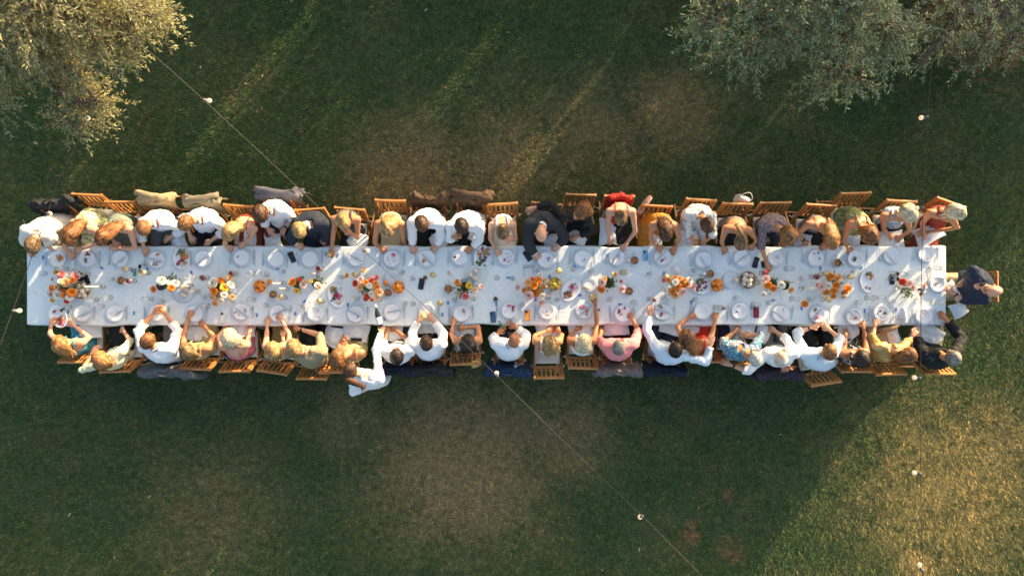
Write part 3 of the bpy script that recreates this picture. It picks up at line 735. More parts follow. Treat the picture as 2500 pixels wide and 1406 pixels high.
TOPS = {}
def person(who, rail, head, sh, hands, top, low, hair, skin='p', side=1, yaw=0, pitch=30, zh=1.17, zs=1.0, shang=0, fem=False, elbows=(None, None), hend=None, sc=1.0,
           sleeve=1.0, cover=1.0, straps=False, label=None, extras=(), curl=(.25, .3), hz=(None, None), ez=(None, None), seed=None, skirt=False, cushion=True, standing=False, cat='person', hip=None, nochair=False, collar=None, bulk=1.0, cuffs=None, armflip=False):
    """hands/elbows: picture-left then picture-right, in pixels"""
    seed = seed if seed is not None else int(head[0]*7+head[1])
    r = np.random.default_rng(seed)
    base = {1: np.array([0, -1.0, 0]), -1: np.array([0, 1.0, 0]), 0: np.array([-1.0, 0, 0])}[side]      # towards the table
    if nochair or rail is None:
        hp = W(hip[0], hip[1], .55); f2 = base[:2]; o2 = hp[:2]
    else:
        o2, f2 = chair(rail, side, 'wooden folding chair of the %s' % who, cushion)
        hp = np.array([*(o2 - f2*.04), .55])
    fw = np.array([*f2, 0.0])
    if hip is not None and rail is not None: hp = W(hip[0], hip[1], .55)
    k = .87 if fem else 1.0; k *= sc
    Sc = W(sh[0], sh[1], zs); Hc = W(head[0], head[1], zh)
    # shoulder axis, picture-left to picture-right (E1: bottom to top of his chest reads the same way)
    ang = -R(shang)
    lat = np.array([math.cos(ang), math.sin(ang), 0]) if side != 0 else np.array([-math.sin(ang), math.cos(ang), 0])*-1
    hlat = np.array([fw[1], -fw[0], 0])*(-side if side else 1)
    if np.dot(hlat, lat) < 0: hlat = -hlat
    root = thing('person', label or who, cat, (float(hp[0]), float(hp[1]), 0.0), 0, 'guests seated at the banquet')
    org = np.array(root.location)
    # ---- spine
    back = -fw
    sp = spline([hp-[0, 0, .06], hp+[0, 0, .10]+back*.02*k, (hp*.45+Sc*.55)+back*.055*k+[0, 0, .02], Sc+back*.045*k-[0, 0, .05], Sc+[0, 0, .01]], 11)
    lats = [nrm(hlat*(1-u)+lat*u) for u in np.linspace(0, 1, 11)]
    bw = np.array([.155, .168, .160, .146, .142, .150, .160, .168, .165, .135, .085])*k*bulk
    bd = np.array([.105, .118, .118, .112, .110, .114, .116, .112, .098, .078, .058])*k*bulk
    if fem: bw[:2] *= 1.08; bw[3:5] *= .9
    hw = (.178 if not fem else .156)*(1.0 if not fem else 1)*sc*(bulk**.5)
    Ssh = [Sc-lat*hw, Sc+lat*hw]
    for s in Ssh: s[2] -= .02
    # ---- head frame
    fa = math.atan2(fw[1] if side else 0, fw[0] if side else -1); ya = math.atan2(base[1], base[0]) + R(yaw)*(1 if side == 1 else (-1 if side == -1 else 1))
    Fh = np.array([math.cos(ya), math.sin(ya), 0]); pz = R(pitch)
    Fv = Fh*math.cos(pz)-np.array([0, 0, 1])*math.sin(pz); Uv = Fh*math.sin(pz)+np.array([0, 0, 1])*math.cos(pz); Lv = np.cross(Fv, Uv)
    nb = Hc - Uv*.075 - Fv*.02
    # ---- arms
    arms = []
    for i in (0, 1):
        hpx = hands[i]; Sx = Ssh[i]; sg = -1 if i == 0 else 1
        if hpx is None:
            tgt = hp + fw*.30 + hlat*sg*.10 + np.array([0, 0, .12])
        else:
            on_table = 600 <= hpx[1] <= 795 and 60 < hpx[0] < 2312
            z = hz[i] if hz[i] is not None else (.79 if on_table else .70)
            tgt = W(hpx[0], hpx[1], z)
        l1, l2 = .285*k, .315*k
        if elbows[i] is not None:
            E = W(elbows[i][0], elbows[i][1], ez[i] if ez[i] is not None else (.84 if hpx is not None else .8))
        else:
            E = two_bone(Sx, tgt, l1, l2, lat*sg*.8+np.array([0, 0, -.75])-fw*.35)
        dv = nrm(tgt-E); wr = tgt-dv*.07
        arms.append((Sx, E, wr, dv, sg))
    # ---- body (skin) : torso, neck, arms, legs as one union
    bm = MB()
    bm.add(*tube(sp, list(zip(bw*.95, bd*.95)), 16, np.array(lats)))
    bm.add(*tube([Sc-[0, 0, .05], Sc*.55+nb*.45, nb+Uv*.06], [.062*k, .053*k, .052*k], 12))
    ar = np.array([.062, .056, .047, .042, .043, .038, .031, .026])*k*(1.0 if not fem else .93)
    apts = []
    for (S, E, Wr, dv, sg) in arms:
        bm.add(*tube(spline([Sc+(S-Sc)*.25, S+[0, 0, .004]], 3), [.075*k, .072*k, .064*k], 10))
        ap = np.vstack([S[None], (S*.66+E*.34)[None], (S*.33+E*.67)[None], E[None], (E*.8+Wr*.2)[None], (E*.55+Wr*.45)[None], (E*.2+Wr*.8)[None], (Wr+dv*.01)[None]]); apts.append(ap)
        bm.add(*tube(ap, ar, 10)); bm.add(*ball(S, .064*k, 10, 8)); bm.add(*ball(E, .041*k, 8, 6))
    legs = []
    for sg in (-1, 1):
        h0 = hp + hlat*sg*.085*k
        if standing: kn = h0+fw*.04-[0, 0, .42]; kn[2] = .50; an = np.array([h0[0]-fw[0]*.03, h0[1]-fw[1]*.03, .09])
        else:
            kn = h0 + fw*.43*k + hlat*sg*.05; kn[2] = .545; an = kn+fw*r.uniform(-.12, .08); an[2] = .09
        toe = an+fw*.17; toe[2] = .035
        legs.append((h0, kn, an, toe))
        bm.add(*tube([h0, h0*.6+kn*.4, kn, kn*.65+an*.35, an], [.085*k, .078*k, .056*k, .054*k, .036*k], 10)); bm.add(*tube([an-[0, 0, .04], an*.5+toe*.5-[0, 0, .015], toe], [(.036, .036), (.044, .032), (.036, .024)], 8, hlat))
    hm = MB()
    for i, (S, E, Wr, dv, sg) in enumerate(arms):
        inner = -sg
        up = np.array([0, 0, 1.0]); latv = np.cross(nrm(dv), up)
        side_s = 1 if np.dot(latv, lat*inner) > 0 else -1
        hand_mesh(hm, Wr, dv+np.array([0, 0, -.05]), up+r.normal(size=3)*.12, side_s, curl[i], 1.0 if not fem else .92)
    hv, hf, hmi = head_mesh(Hc, Fv, Uv, Lv, .97 if fem else 1.0)
    smat = SKIN[skin]
    def done(v, n, f):
        mb = MB(); mb.add(v, f, 0); mb.add(hm.arr(), hm.f, 0); base_i = mb.n
        mb.v.append(hv); mb.f += [tuple(i+base_i for i in q) for q in hf]; mb.m += hmi; mb.n += len(hv)
        build('body', mb, [smat, EYE, LIP, BROW], root, org)
    queue(bm, .015, 4, done)
    # ---- hair
    if hair and hair[0] != 'bald':
        e = None
        if hend is not None: e = W(hend[0], hend[1], hend[2] if len(hend) > 2 else zs+.05)
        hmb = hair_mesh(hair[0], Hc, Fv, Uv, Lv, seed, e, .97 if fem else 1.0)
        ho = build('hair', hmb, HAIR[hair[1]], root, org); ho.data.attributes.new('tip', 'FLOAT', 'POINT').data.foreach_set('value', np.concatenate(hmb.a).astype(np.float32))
    # ---- upper garment
    gname, gmat = top
    gm_ = MB(); ncov = 11 if cover >= 1 else max(4, int(round(11*cover)))
    off = .012 if gname not in ('suit_jacket', 'jacket') else .022
    rr = list(zip(bw[:ncov]+off, bd[:ncov]+off))
    pts = sp[:ncov].copy()
    if cover < 1: rr[-1] = (rr[-1][0]-.004, rr[-1][1]-.004)
    gm_.add(*tube(pts, rr, 18, np.array(lats[:ncov])))
    if cover >= 1:
        for (S, E, Wr, dv, sg), ap in zip(arms, apts):
            gm_.add(*tube(spline([Sc+(S-Sc)*.2, S+[0, 0, .004]], 3), [.080*k+off*.5, .077*k+off*.6, .066*k+off], 10))
            if sleeve > 0:
                L = sleeve*7; nL = int(L); pp = [ap[q] for q in range(nL+1)]; fr = L-nL
                if fr > .02 and nL < 7: pp.append(ap[nL]*(1-fr)+ap[nL+1]*fr)
                ro = [ar[min(q, 7)]+off+.004+(.006 if q >= 3 else 0) for q in range(len(pp))]
                ro[-1] += .004
                gm_.add(*tube(pp, ro, 12)); gm_.add(*ball(S, .068*k+off, 10, 8))
                if len(pp) > 3: gm_.add(*ball(E, .045*k+off, 8, 6))
    gsd = seed
    stiff = {'suit_jacket': .003, 'dress': .0035}.get(gname, .005)
    def done_top(v, n, f):
        v2 = v + n*(wob(v, gsd, .10, stiff) + wob(v, gsd+9, .045, stiff*.45))[:, None]
        mb = MB(); mb.add(v2, f); g = build(gname, mb, gmat, root, org)
        if collar is not None:
            c = Sc*.62+nb*.38; cm = MB(); ax = nrm(nb-Sc); l_ = nrm(lat-ax*np.dot(lat, ax)); b_ = np.cross(ax, l_)
            ring = []
            for q in range(15):
                th = math.pi*.5+.35+(2*math.pi-.7)*q/14; fdir = nrm(fw-ax*np.dot(fw, ax)); 
                ring.append(c + (l_*math.cos(th)+fdir*math.sin(th))*.064*k - ax*(.012 if math.sin(th) > .3 else 0))
            cm.add(*tube(ring, [(.016, .0075)]*15, 8, ax)); build('collar', cm, collar, g, org)
        if cuffs is not None:
            for ap in apts:
                cm = MB(); dvv = nrm(ap[7]-ap[6]); cm.add(*tube([ap[6]+dvv*.012, ap[7]+dvv*.004], [.041*k, .040*k], 12)); build('cuff', cm, cuffs, g, org)
        elif sleeve and .45 < sleeve < 1.01 and gname == 'shirt':
            for ap in apts:
                L = sleeve*7; nL = min(int(L), 6); fr = L-nL; p = ap[nL]*(1-fr)+ap[nL+1]*fr; t = nrm(ap[nL+1]-ap[nL]); rad = float(np.interp(L, range(8), ar))+.021
                cm = MB(); cm.add(*tube([p-t*.038, p-t*.004], [rad, rad+.001], 14)); build('cuff', cm, gmat, g, org)
        if straps:
            for sg in (-1, 1):
                q0 = sp[min(ncov-1, 10)] + lat*sg*.07*k + back*(bd[min(ncov-1, 10)]+.006)
                q1 = Sc + lat*sg*.10*k + np.array([0, 0, .082*k]) ; q2 = Sc + lat*sg*.085*k + fw*.09*k - np.array([0, 0, .04])
                cm = MB(); cm.add(*tube(spline([q0, q0*.5+q1*.5+back*.03+[0, 0, .01], q1, q2], 8), [(.014, .004)]*8 if straps == 'wide' else [(.006, .003)]*8, 6, lat)); build('strap', cm, gmat, g, org)
    queue(gm_, .0165, 3, done_top)
    # ---- lower garment
    lname, lmat = low
    lm_ = MB()
    lm_.add(*tube([hp-[0, 0, .10], hp, hp+[0, 0, .11]], [(.165*k, .115*k), (.178*k, .132*k), (.160*k, .122*k)], 16, hlat))
    if lname in ('skirt', 'dress_skirt'):
        m1 = (legs[0][1]+legs[1][1])/2
        lm_.add(*tube(spline([hp, hp*.5+m1*.5, m1, m1+fw*.05-[0, 0, .12], m1+fw*.04-[0, 0, .3]], 8), [(.175*k, .105), (.195*k, .10), (.20*k, .098), (.205*k, .09), (.21*k, .085), (.215*k, .08), (.22*k, .08), (.23*k, .075)], 18, hlat))
    else:
        for (h0, kn, an, toe) in legs:
            lm_.add(*tube([h0, h0*.6+kn*.4, kn, kn*.65+an*.35, an+[0, 0, .03]], [.098*k, .091*k, .073*k, .070*k, .058*k], 12))
    def done_low(v, n, f):
        v2 = v + n*(wob(v, gsd+5, .11, .006) + wob(v, gsd+6, .05, .002))[:, None]
        mb = MB(); mb.add(v2, f); build(lname, mb, lmat, root, org)
    queue(lm_, .019, 3, done_low)
    info = dict(root=root, org=org, hc=Hc, F=Fv, U=Uv, L=Lv, Sc=Sc, fw=fw, hlat=hlat, arms=arms, hp=hp, lat=lat, k=k, who=who, side=side)
    for e in extras: EXTRA[e](info)
    return info

# small worn things
BLACKP = M('black_plastic', (0.012, 0.012, 0.013), 0.25, 0.1); GOLD = M('gold', (0.8, 0.5, 0.2), 0.25, 0.1, metal=1.0); SILVER = M('silver', (0.75, 0.75, 0.74), 0.22, 0.05, metal=1.0)
def x_watch(i, arm=1, mat=None, nm='watch', r=.031):
    S, E, Wr, dv, sg = i['arms'][arm]; mb = MB(); p = Wr-dv*.035
    mb.add(*tube([p-dv*.008, p+dv*.008], [r*i['k']+.003]*2, 14)); mb.add(*lathe([(.014, 0), (.016, .004), (.013, .007)], 12, tuple(p+[0, 0, .028*i['k']])))
    build(nm, mb, mat or BLACKP, i['root'], i['org'])
def x_bangle(i, arm=0):
    S, E, Wr, dv, sg = i['arms'][arm]; p = Wr-dv*.03; l = nrm(np.cross(dv, [0, 0, 1])); u = np.cross(l, dv); mb = MB()
    mb.add(*tube([p+(l*math.cos(a)+u*math.sin(a))*.034 for a in np.linspace(0, 6.28, 16)], .0035, 5)); build('bracelet', mb, GOLD, i['root'], i['org'])
def x_glasses(i, up=False):
    mb = MB(); o = i['hc']+(i['U']*.085+i['F']*.045 if up else i['F']*.098+i['U']*.008)
    for s in (-1, 1):
        c = o+i['L']*s*.033
        mb.add(*tube([c+(i['L']*math.cos(a)*.026+(i['U'] if not up else i['F'])*math.sin(a)*.019) for a in np.linspace(0, 6.28, 14)], .003, 5))
        lens = MB()
        mb.add(*tube([o+i['L']*s*.058, o+i['L']*s*.075-(i['F']*.05 if not up else i['F']*.03+i['U']*.02), o+i['L']*s*.078-(i['F']*.10 if not up else i['F']*.07+i['U']*.05)], .0028, 5))
        if up: mb.add(*ball(c, .024, 10, 6, (1, 1, .25)))
    build('sunglasses' if up else 'glasses', mb, BLACKP, i['root'], i['org'])
STRAPM = M('blue_strap', (0.03, 0.30, 0.42), 0.6)
def x_cord(i):
    mb = MB(); b = i['Sc']-i['fw']*.10+[0, 0, .02]; q = i['Sc']-i['fw']*.17-[0, 0, .03]
    mb.add(*tube(spline([i['hc']+i['L']*.075-i['U']*.03, b+i['lat']*.05, q], 7), .005, 5)); mb.add(*tube(spline([i['hc']-i['L']*.075-i['U']*.03, b-i['lat']*.06, q], 7), .005, 5)); mb.add(*tube([q, q-i['fw']*.025-[0, 0, .01]], .006, 5))
    build('glasses_cord', mb, STRAPM, i['root'], i['org'])
def x_necklace(i):
    mb = MB(); c = i['Sc']+i['fw']*.02+[0, 0, .02]
    mb.add(*tube([c+(i['lat']*math.cos(a)*.075+i['fw']*math.sin(a)*.09-np.array([0, 0, 1])*.03*math.sin(a)) for a in np.linspace(0, 6.28, 20)], .0025, 5)); build('necklace', mb, GOLD, i['root'], i['org'])
EXTRA = {'watchR': lambda i: x_watch(i, 1), 'watchL': lambda i: x_watch(i, 0), 'bangleL': lambda i: x_bangle(i, 0), 'bangleR': lambda i: x_bangle(i, 1), 'glasses': lambda i: x_glasses(i), 'shades_up': lambda i: x_glasses(i, True), 'cord': x_cord, 'necklace': x_necklace}
# ------------------------------------------------------------------ cloth colours
WSH = fabric('white_shirt_cotton', (0.80, 0.80, 0.80), var=0.02)
CRM = fabric('cream_shirt_linen', (0.74, 0.68, 0.60), var=0.04)
PBL = fabric('pale_blue_shirt_cotton', (0.62, 0.70, 0.77), var=0.03)
NAVY = fabric('navy_wool', (0.022, 0.028, 0.042), var=0.15)
CHAR = fabric('charcoal_wool', (0.032, 0.034, 0.038), var=0.15)
BLK = fabric('black_cotton', (0.012, 0.013, 0.016), var=0.15)
GRYT = fabric('grey_trousers', (0.13, 0.125, 0.125), var=0.1)
KHA = fabric('khaki_trousers', (0.36, 0.29, 0.19), var=0.08)
NAVT = fabric('navy_trousers', (0.020, 0.026, 0.045), var=0.1)
INK = fabric('dark_skirt', (0.018, 0.020, 0.024), var=0.1)
SATIN = fabric('green_cream_satin', (0.55, 0.56, 0.38), (0.24, 0.27, 0.13), 9, 0.52, 0.4, stretch=(1, 3, 1))
SAGE = fabric('grey_green_cotton', (0.17, 0.20, 0.16), var=0.08)
RUST = fabric('rust_cotton', (0.20, 0.045, 0.02), var=0.15)
CHDR = fabric('charcoal_dress_cotton', (0.07, 0.07, 0.08), (0.25, 0.24, 0.25), 60, 0.66)
BEIGE = fabric('beige_satin', (0.50, 0.42, 0.26), rough=0.45, var=0.1)
LACE = fabric('black_lace', (0.014, 0.014, 0.012), (0.10, 0.055, 0.03), 45, 0.62)
RED = fabric('red_cotton', (0.50, 0.035, 0.02), var=0.1)
MUST = fabric('mustard_cotton', (0.52, 0.24, 0.03), var=0.15)
PPAT = fabric('pale_patterned_cotton', (0.68, 0.66, 0.62), (0.36, 0.28, 0.18), 22, 0.60)
MAUVE = fabric('mauve_cotton', (0.20, 0.16, 0.155), (0.40, 0.36, 0.34), 35, 0.62)
PLUM = fabric('speckled_plum_cotton', (0.155, 0.105, 0.115), (0.50, 0.42, 0.40), 75, 0.60)
STRI = fabric('grey_striped_cotton', (0.30, 0.28, 0.25), (0.10, 0.09, 0.08), 16, 0.5, kind='wave', stretch=(1, 1, 1))
OLV = fabric('olive_satin', (0.22, 0.25, 0.09), (0.42, 0.42, 0.22), 7, 0.55, 0.45, stretch=(1, 2, 1))
PALEB = fabric('pale_blue_print_silk', (0.44, 0.52, 0.56), (0.07, 0.10, 0.13), 9, 0.62, 0.5)
BRICK = fabric('brick_red_cotton', (0.30, 0.045, 0.03), var=0.15)
NVSH = fabric('navy_shirt_cotton', (0.020, 0.030, 0.055), var=0.12)
TEAL = fabric('teal_cotton', (0.045, 0.21, 0.29), (0.10, 0.34, 0.42), 20, 0.55)
CREAMB = fabric('cream_blouse_cotton', (0.66, 0.60, 0.40), var=0.05)
SGD = fabric('sage_dress_cotton', (0.40, 0.36, 0.17), var=0.08)
PINKD = fabric('pink_satin', (0.62, 0.19, 0.25), rough=0.45, var=0.08)
OLVS = fabric('olive_skirt_cotton', (0.20, 0.16, 0.06), var=0.08)
KHSH = fabric('khaki_shirt_linen', (0.30, 0.25, 0.15), var=0.06)
FLY = fabric('yellow_floral_cotton', (0.56, 0.46, 0.22), pscale=38, thresh=0.42, cols=[(0.45, 0.16, 0.28), (0.15, 0.30, 0.12), (0.65, 0.45, 0.12), (0.62, 0.56, 0.40)])
GRYD = fabric('grey_dress_cotton', (0.33, 0.33, 0.36), var=0.08)
REDW = fabric('red_white_floral_cotton', (0.78, 0.68, 0.62), (0.62, 0.10, 0.07), 16, 0.54)
PINKS = fabric('pink_shirt_cotton', (0.78, 0.26, 0.26), var=0.04)
FLBLUE = fabric('blue_floral_cotton', (0.055, 0.17, 0.25), pscale=26, thresh=0.50, cols=[(0.55, 0.16, 0.22), (0.62, 0.45, 0.22), (0.10, 0.30, 0.38), (0.35, 0.18, 0.36)])
BWP = fabric('black_white_print_cotton', (0.02, 0.02, 0.022), (0.68, 0.68, 0.66), 24, 0.56)
GOLDF = fabric('gold_satin', (0.44, 0.26, 0.08), (0.58, 0.42, 0.2), 8, 0.58, 0.4, 0.15)  # lighter blotches paint the sheen of satin folds into the colour
DKPR = fabric('dark_leafy_print_cotton', (0.012, 0.014, 0.015), (0.11, 0.115, 0.09), 20, 0.68)
SALM = fabric('salmon_trousers', (0.42, 0.18, 0.15))

P = {}
def G(key, *a, **k): P[key] = person(*a, **k)
sh_ = lambda m: ('shirt', m)
dr_ = lambda m: ('dress', m)
# far side of the table, left to right
G('T1', 'person in cream shirt at far left corner', (85, 505, 170, 494), (82, 598), (92, 571), ((75, 618), (125, 606)), sh_(CRM), ('trousers', KHA), ('short', 'dirty'), 'p', 1, 10, 42, 1.12, 1.0, 16, hip=(158, 546), sleeve=.35, collar=CRM, elbows=((58, 592), (116, 592)),
  label='person in cream shirt hunched at the far left corner')
G('T2', 'person in green and cream satin dress', (180, 474, 246, 477), (172, 577), (205, 553), ((175, 626), (188, 612)), dr_(SATIN), ('dress_skirt', SATIN), ('long', 'auburn'), 'p', 1, -15, 40, 1.13, .99, 20, True, ((157, 602), (240, 594)), (205, 540), cover=.74, straps='wide', hip=(232, 532),
  label='person in green and cream satin dress with clasped hands')
G('T3', 'person in grey-green dress', (261, 493, 326, 493), (252, 580), (288, 556), ((285, 600), (272, 606)), dr_(SAGE), ('dress_skirt', SAGE), ('long', 'auburn'), 'p', 1, -15, 40, 1.13, .99, 8, True, (None, (331, 606)), (300, 546), cover=.86, straps='wide', hip=(305, 542),
  label='person in grey-green dress with folded forearms on the table')
G('T4', 'person in white shirt before tan jacket', (345, 492, 415, 494), (352, 556), (384, 545), ((353, 613), (407, 584)), sh_(WSH), ('trousers', GRYT), ('crop', 'ginger'), 'p', 1, 12, 35, 1.16, 1.01, 4, sleeve=.85, collar=WSH, bulk=1.06,
  label='person in white shirt and grey trousers before a tan jacket')
G('T5', 'person in white shirt beside rust dress', (450, 497, 520, 497), (455, 544), (494, 538), ((468, 585), (507, 594)), sh_(WSH), ('trousers', BLK), ('short', 'ginger'), 'p', 1, -25, 30, 1.18, 1.02, 6, sleeve=.75, collar=WSH, bulk=1.05,
  label='person in white shirt leaning left beside the rust dress')
G('T6', 'person in rust dress', (550, 500, 615, 505), (560, 568), (590, 556), ((562, 609), (587, 600)), dr_(RUST), ('dress_skirt', RUST), ('long', 'blond'), 'p', 1, -10, 40, 1.13, 1.0, 5, True, ((548, 596), (616, 576)), (590, 548), cover=.66, straps=True, hip=(618, 545),
  label='person in rust dress bent over folded arms')
G('T7', 'person in white shirt holding red drink', (632, 485, 722, 487), (637, 521), (668, 516), ((660, 567), (690, 566)), sh_(WSH), ('trousers', NAVT), ('curly', 'brown'), 'p', 1, 8, 35, 1.22, 1.06, 4, elbows=((648, 548), (714, 534)), sleeve=.5, collar=WSH, hz=(.86, .72), ez=(.86, .84), extras=('watchR',),
  label='person in white shirt holding a red drink')
G('T8', 'person in navy suit', (722, 514, 790, 509), (731, 561), (760, 546), ((732, 603), (789, 593)), ('suit_jacket', NAVY), ('trousers', NAVT), ('short', 'blond'), 'p', 1, 20, 38, 1.16, 1.01, 5, elbows=((711, 583), (800, 570)), sleeve=.97, collar=WSH, cuffs=WSH, bulk=1.04, extras=('glasses',),
  label='person in navy suit with one hand on the table')
G('T9', 'person in charcoal dress', (818, 507, 889, 513), (840, 542), (843, 535), ((808, 620), (850, 566)), dr_(CHDR), ('dress_skirt', INK), ('bun', 'blond'), 't', 1, 20, 35, 1.17, 1.02, 0, True, ((813, 578), (873, 580)), cover=.80, straps='wide', hz=(.80, 1.0), ez=(.88, .84),
  label='person in charcoal dress reaching for a glass')
G('T10', 'person in beige dress', (917, 489, 989, 491), (946, 557), (950, 546), ((936, 612), (986, 595)), dr_(BEIGE), ('dress_skirt', BEIGE), ('wavy', 'blond'), 't', 1, 0, 42, 1.13, 1.0, 0, True, ((915, 592), (984, 575)), (962, 535), cover=.72, straps=True, extras=('bangleL',),
  label='person in beige dress reaching to the plate')
G('T11', 'person in white shirt with both hands on plate', (1012, 487, 1084, 487), (1030, 546), (1040, 543), ((1008, 611), (1060, 609)), sh_(WSH), ('trousers', BLK), ('short', 'brown'), 'p', 1, 18, 28, 1.18, 1.02, 0, elbows=((1006, 578), (1077, 578)), sleeve=.92, collar=WSH, bulk=1.08,
  label='person in white shirt with both hands at the plate')
G('T12', 'person in white shirt touching mouth', (1112, 489, 1190, 489), (1127, 552), (1135, 551), ((1114, 577), (1143, 612)), sh_(WSH), ('trousers', BLK), ('short', 'dark'), 't', 1, 15, 30, 1.17, 1.02, 0, elbows=((1098, 584), (1172, 585)), sleeve=.9, collar=WSH, hz=(1.03, None), ez=(.82, .84), bulk=1.08, extras=('glasses',),
  label='person in white shirt with one hand raised to the mouth')
G('T13', 'person in small white dress', (1190, 500, 1264, 496), (1227, 565), (1227, 549), ((1217, 620), (1242, 582)), dr_(WSH), ('dress_skirt', CRM), ('bun', 'dirty'), 'p', 1, 5, 38, 1.10, .97, 0, True, ((1196, 582), (1260, 585)), cover=.70, straps='wide', sc=.92, hz=(None, .93),
  label='person in white dress with broad straps')
G('T14', 'person in dark suit', (1294, 494, 1375, 501), (1321, 572), (1326, 547), ((1312, 629), (1356, 606)), ('suit_jacket', CHAR), ('trousers', CHAR), ('bald', ''), 'p', 1, 5, 40, 1.13, 1.0, 0, elbows=((1290, 598), (1380, 580)), sleeve=.97, collar=WSH, cuffs=WSH, bulk=1.14,
  label='bald person in dark suit with a phone at the elbow')
G('T15', 'person in black lace dress', (1385, 475, 1452, 477), (1422, 514), (1405, 528), ((1293, 512), (1400, 582)), ('dress', LACE), ('dress_skirt', INK), ('wavy', 'auburn'), 'p', 1, -25, 15, 1.24, 1.05, -8, True, ((1346, 494), (1450, 562)), (1436, 510), sleeve=.88, hz=(.90, .72), ez=(.98, .85), extras=('shades_up',),
  label='person in black lace dress with an arm around the dark suit')
G('T16', 'person in red strappy dress', (1478, 479, 1547, 480), (1515, 531), (1516, 516), ((1490, 592), (1521, 606)), dr_(RED), ('dress_skirt', BLK), ('bun', 'dirty'), 'p', 1, 0, 42, 1.15, 1.02, 0, True, ((1484, 560), (1551, 565)), cover=.66, straps=True, extras=(),
  label='person in red strappy dress with bare shoulders')
G('T17', 'person in mustard dress', (1570, 501, 1640, 505), (1625, 567), (1622, 550), ((1613, 611), (1644, 614)), dr_(MUST), ('dress_skirt', MUST), ('long', 'brown'), 't', 1, 0, 48, 1.12, 1.0, 0, True, ((1588, 583), (1659, 585)), (1616, 533), cover=.72, straps=True, extras=('bangleL', 'bangleR'), hip=(1590, 545),
  label='person in mustard dress with long dark hair forward')
G('T18', 'person in pale patterned blouse', (1677, 486, 1747, 490), (1725, 549), (1708, 525), ((1702, 594), (1713, 596)), ('blouse', PPAT), ('trousers', PBL), ('bun', 'brown'), 't', 1, 15, 42, 1.15, 1.02, 5, True, ((1680, 572), (1740, 575)), sleeve=.45, hz=(.72, .72), bulk=1.12,
  label='person in pale patterned blouse with crossed wrists')
G('T19', 'person in mauve dress', (1766, 497, 1836, 499), (1808, 590), (1802, 560), ((1769, 613), (1835, 605)), dr_(MAUVE), ('dress_skirt', INK), ('pony', 'dirty'), 't', 1, 0, 62, 1.07, .98, 5, True, ((1762, 590), (1848, 585)), (1797, 548, 1.09), cover=.62,
  label='bare-shouldered person in mauve dress with a ponytail')
G('T20', 'person in speckled plum tunic', (1858, 496, 1930, 495), (1921, 576), (1893, 552), ((1876, 656), (1910, 598)), ('tunic', PLUM), ('trousers', NAVT), ('bob', 'ginger'), 't', 1, 15, 40, 1.12, 1.0, 8, True, ((1859, 602), (1938, 585)), (1930, 560), sleeve=.5, ez=(.85, .82), bulk=1.12,
  label='person in speckled plum tunic stretching an arm over the table')
G('T21', 'person in grey striped dress', (1970, 499, 2040, 503), (2028, 588), (2003, 553), ((1968, 596), (2010, 604)), dr_(STRI), ('dress_skirt', INK), ('long', 'copper'), 't', 1, 15, 55, 1.09, .98, 12, True, ((1950, 570), (2049, 590)), (2022, 540), cover=.68, straps=True, extras=('watchL',),
  label='person in grey striped dress with hair over one shoulder')
G('T22', 'person in olive green dress', (2056, 473, 2123, 471), (2122, 574), (2105, 550), ((2075, 613), (2130, 594)), dr_(OLV), ('dress_skirt', OLV), ('wavy', 'auburn'), 't', 1, 15, 42, 1.12, 1.0, 10, True, ((2060, 588), (2146, 578)), (2105, 560), cover=.74, straps='wide', extras=('bangleL',),
  label='person in olive green dress reaching to a plate')
G('T23', 'person in pale blue print top', (2165, 489, 2237, 493), (2217, 522), (2188, 530), ((2177, 580), (2192, 584)), ('blouse', PALEB), ('trousers', INK), ('bob', 'platinum'), 't', 1, 25, 25, 1.22, 1.04, 5, True, ((2157, 560), (2222, 562)), (2196, 517), cover=.90, straps='wide', hz=(.72, .72),
  label='person in pale blue print top with hands in the lap')
G('T24', 'person in brick red dress', (2288, 483, 2356, 507), (2336, 518), (2300, 527), ((2258, 578), (2250, 570)), dr_(BRICK), ('dress_skirt', BRICK), ('long', 'platinum'), 't', 1, 25, 22, 1.22, 1.04, 16, True, ((2252, 545), (2338, 556)), (2302, 520), cover=.78, straps='wide', hz=(.74, .72), ez=(.86, .86),
  label='person in brick red dress at the far right corner')
# right end
G('E1', 'person in navy shirt at the table end', (2433, 662, 2434, 736), (2424, 711), (2392, 696), ((2350, 690), (2316, 708)), sh_(NVSH), ('trousers', KHA), ('bald', ''), 'p', 0, 10, 10, 1.27, 1.05, -20, elbows=((2366, 672), (2352, 732)), sleeve=.42, collar=NVSH, hz=(.80, .80), ez=(.84, .84), bulk=1.3, extras=('watchL', 'watchR', 'glasses'),
  label='bald person in navy shirt at the right end of table')
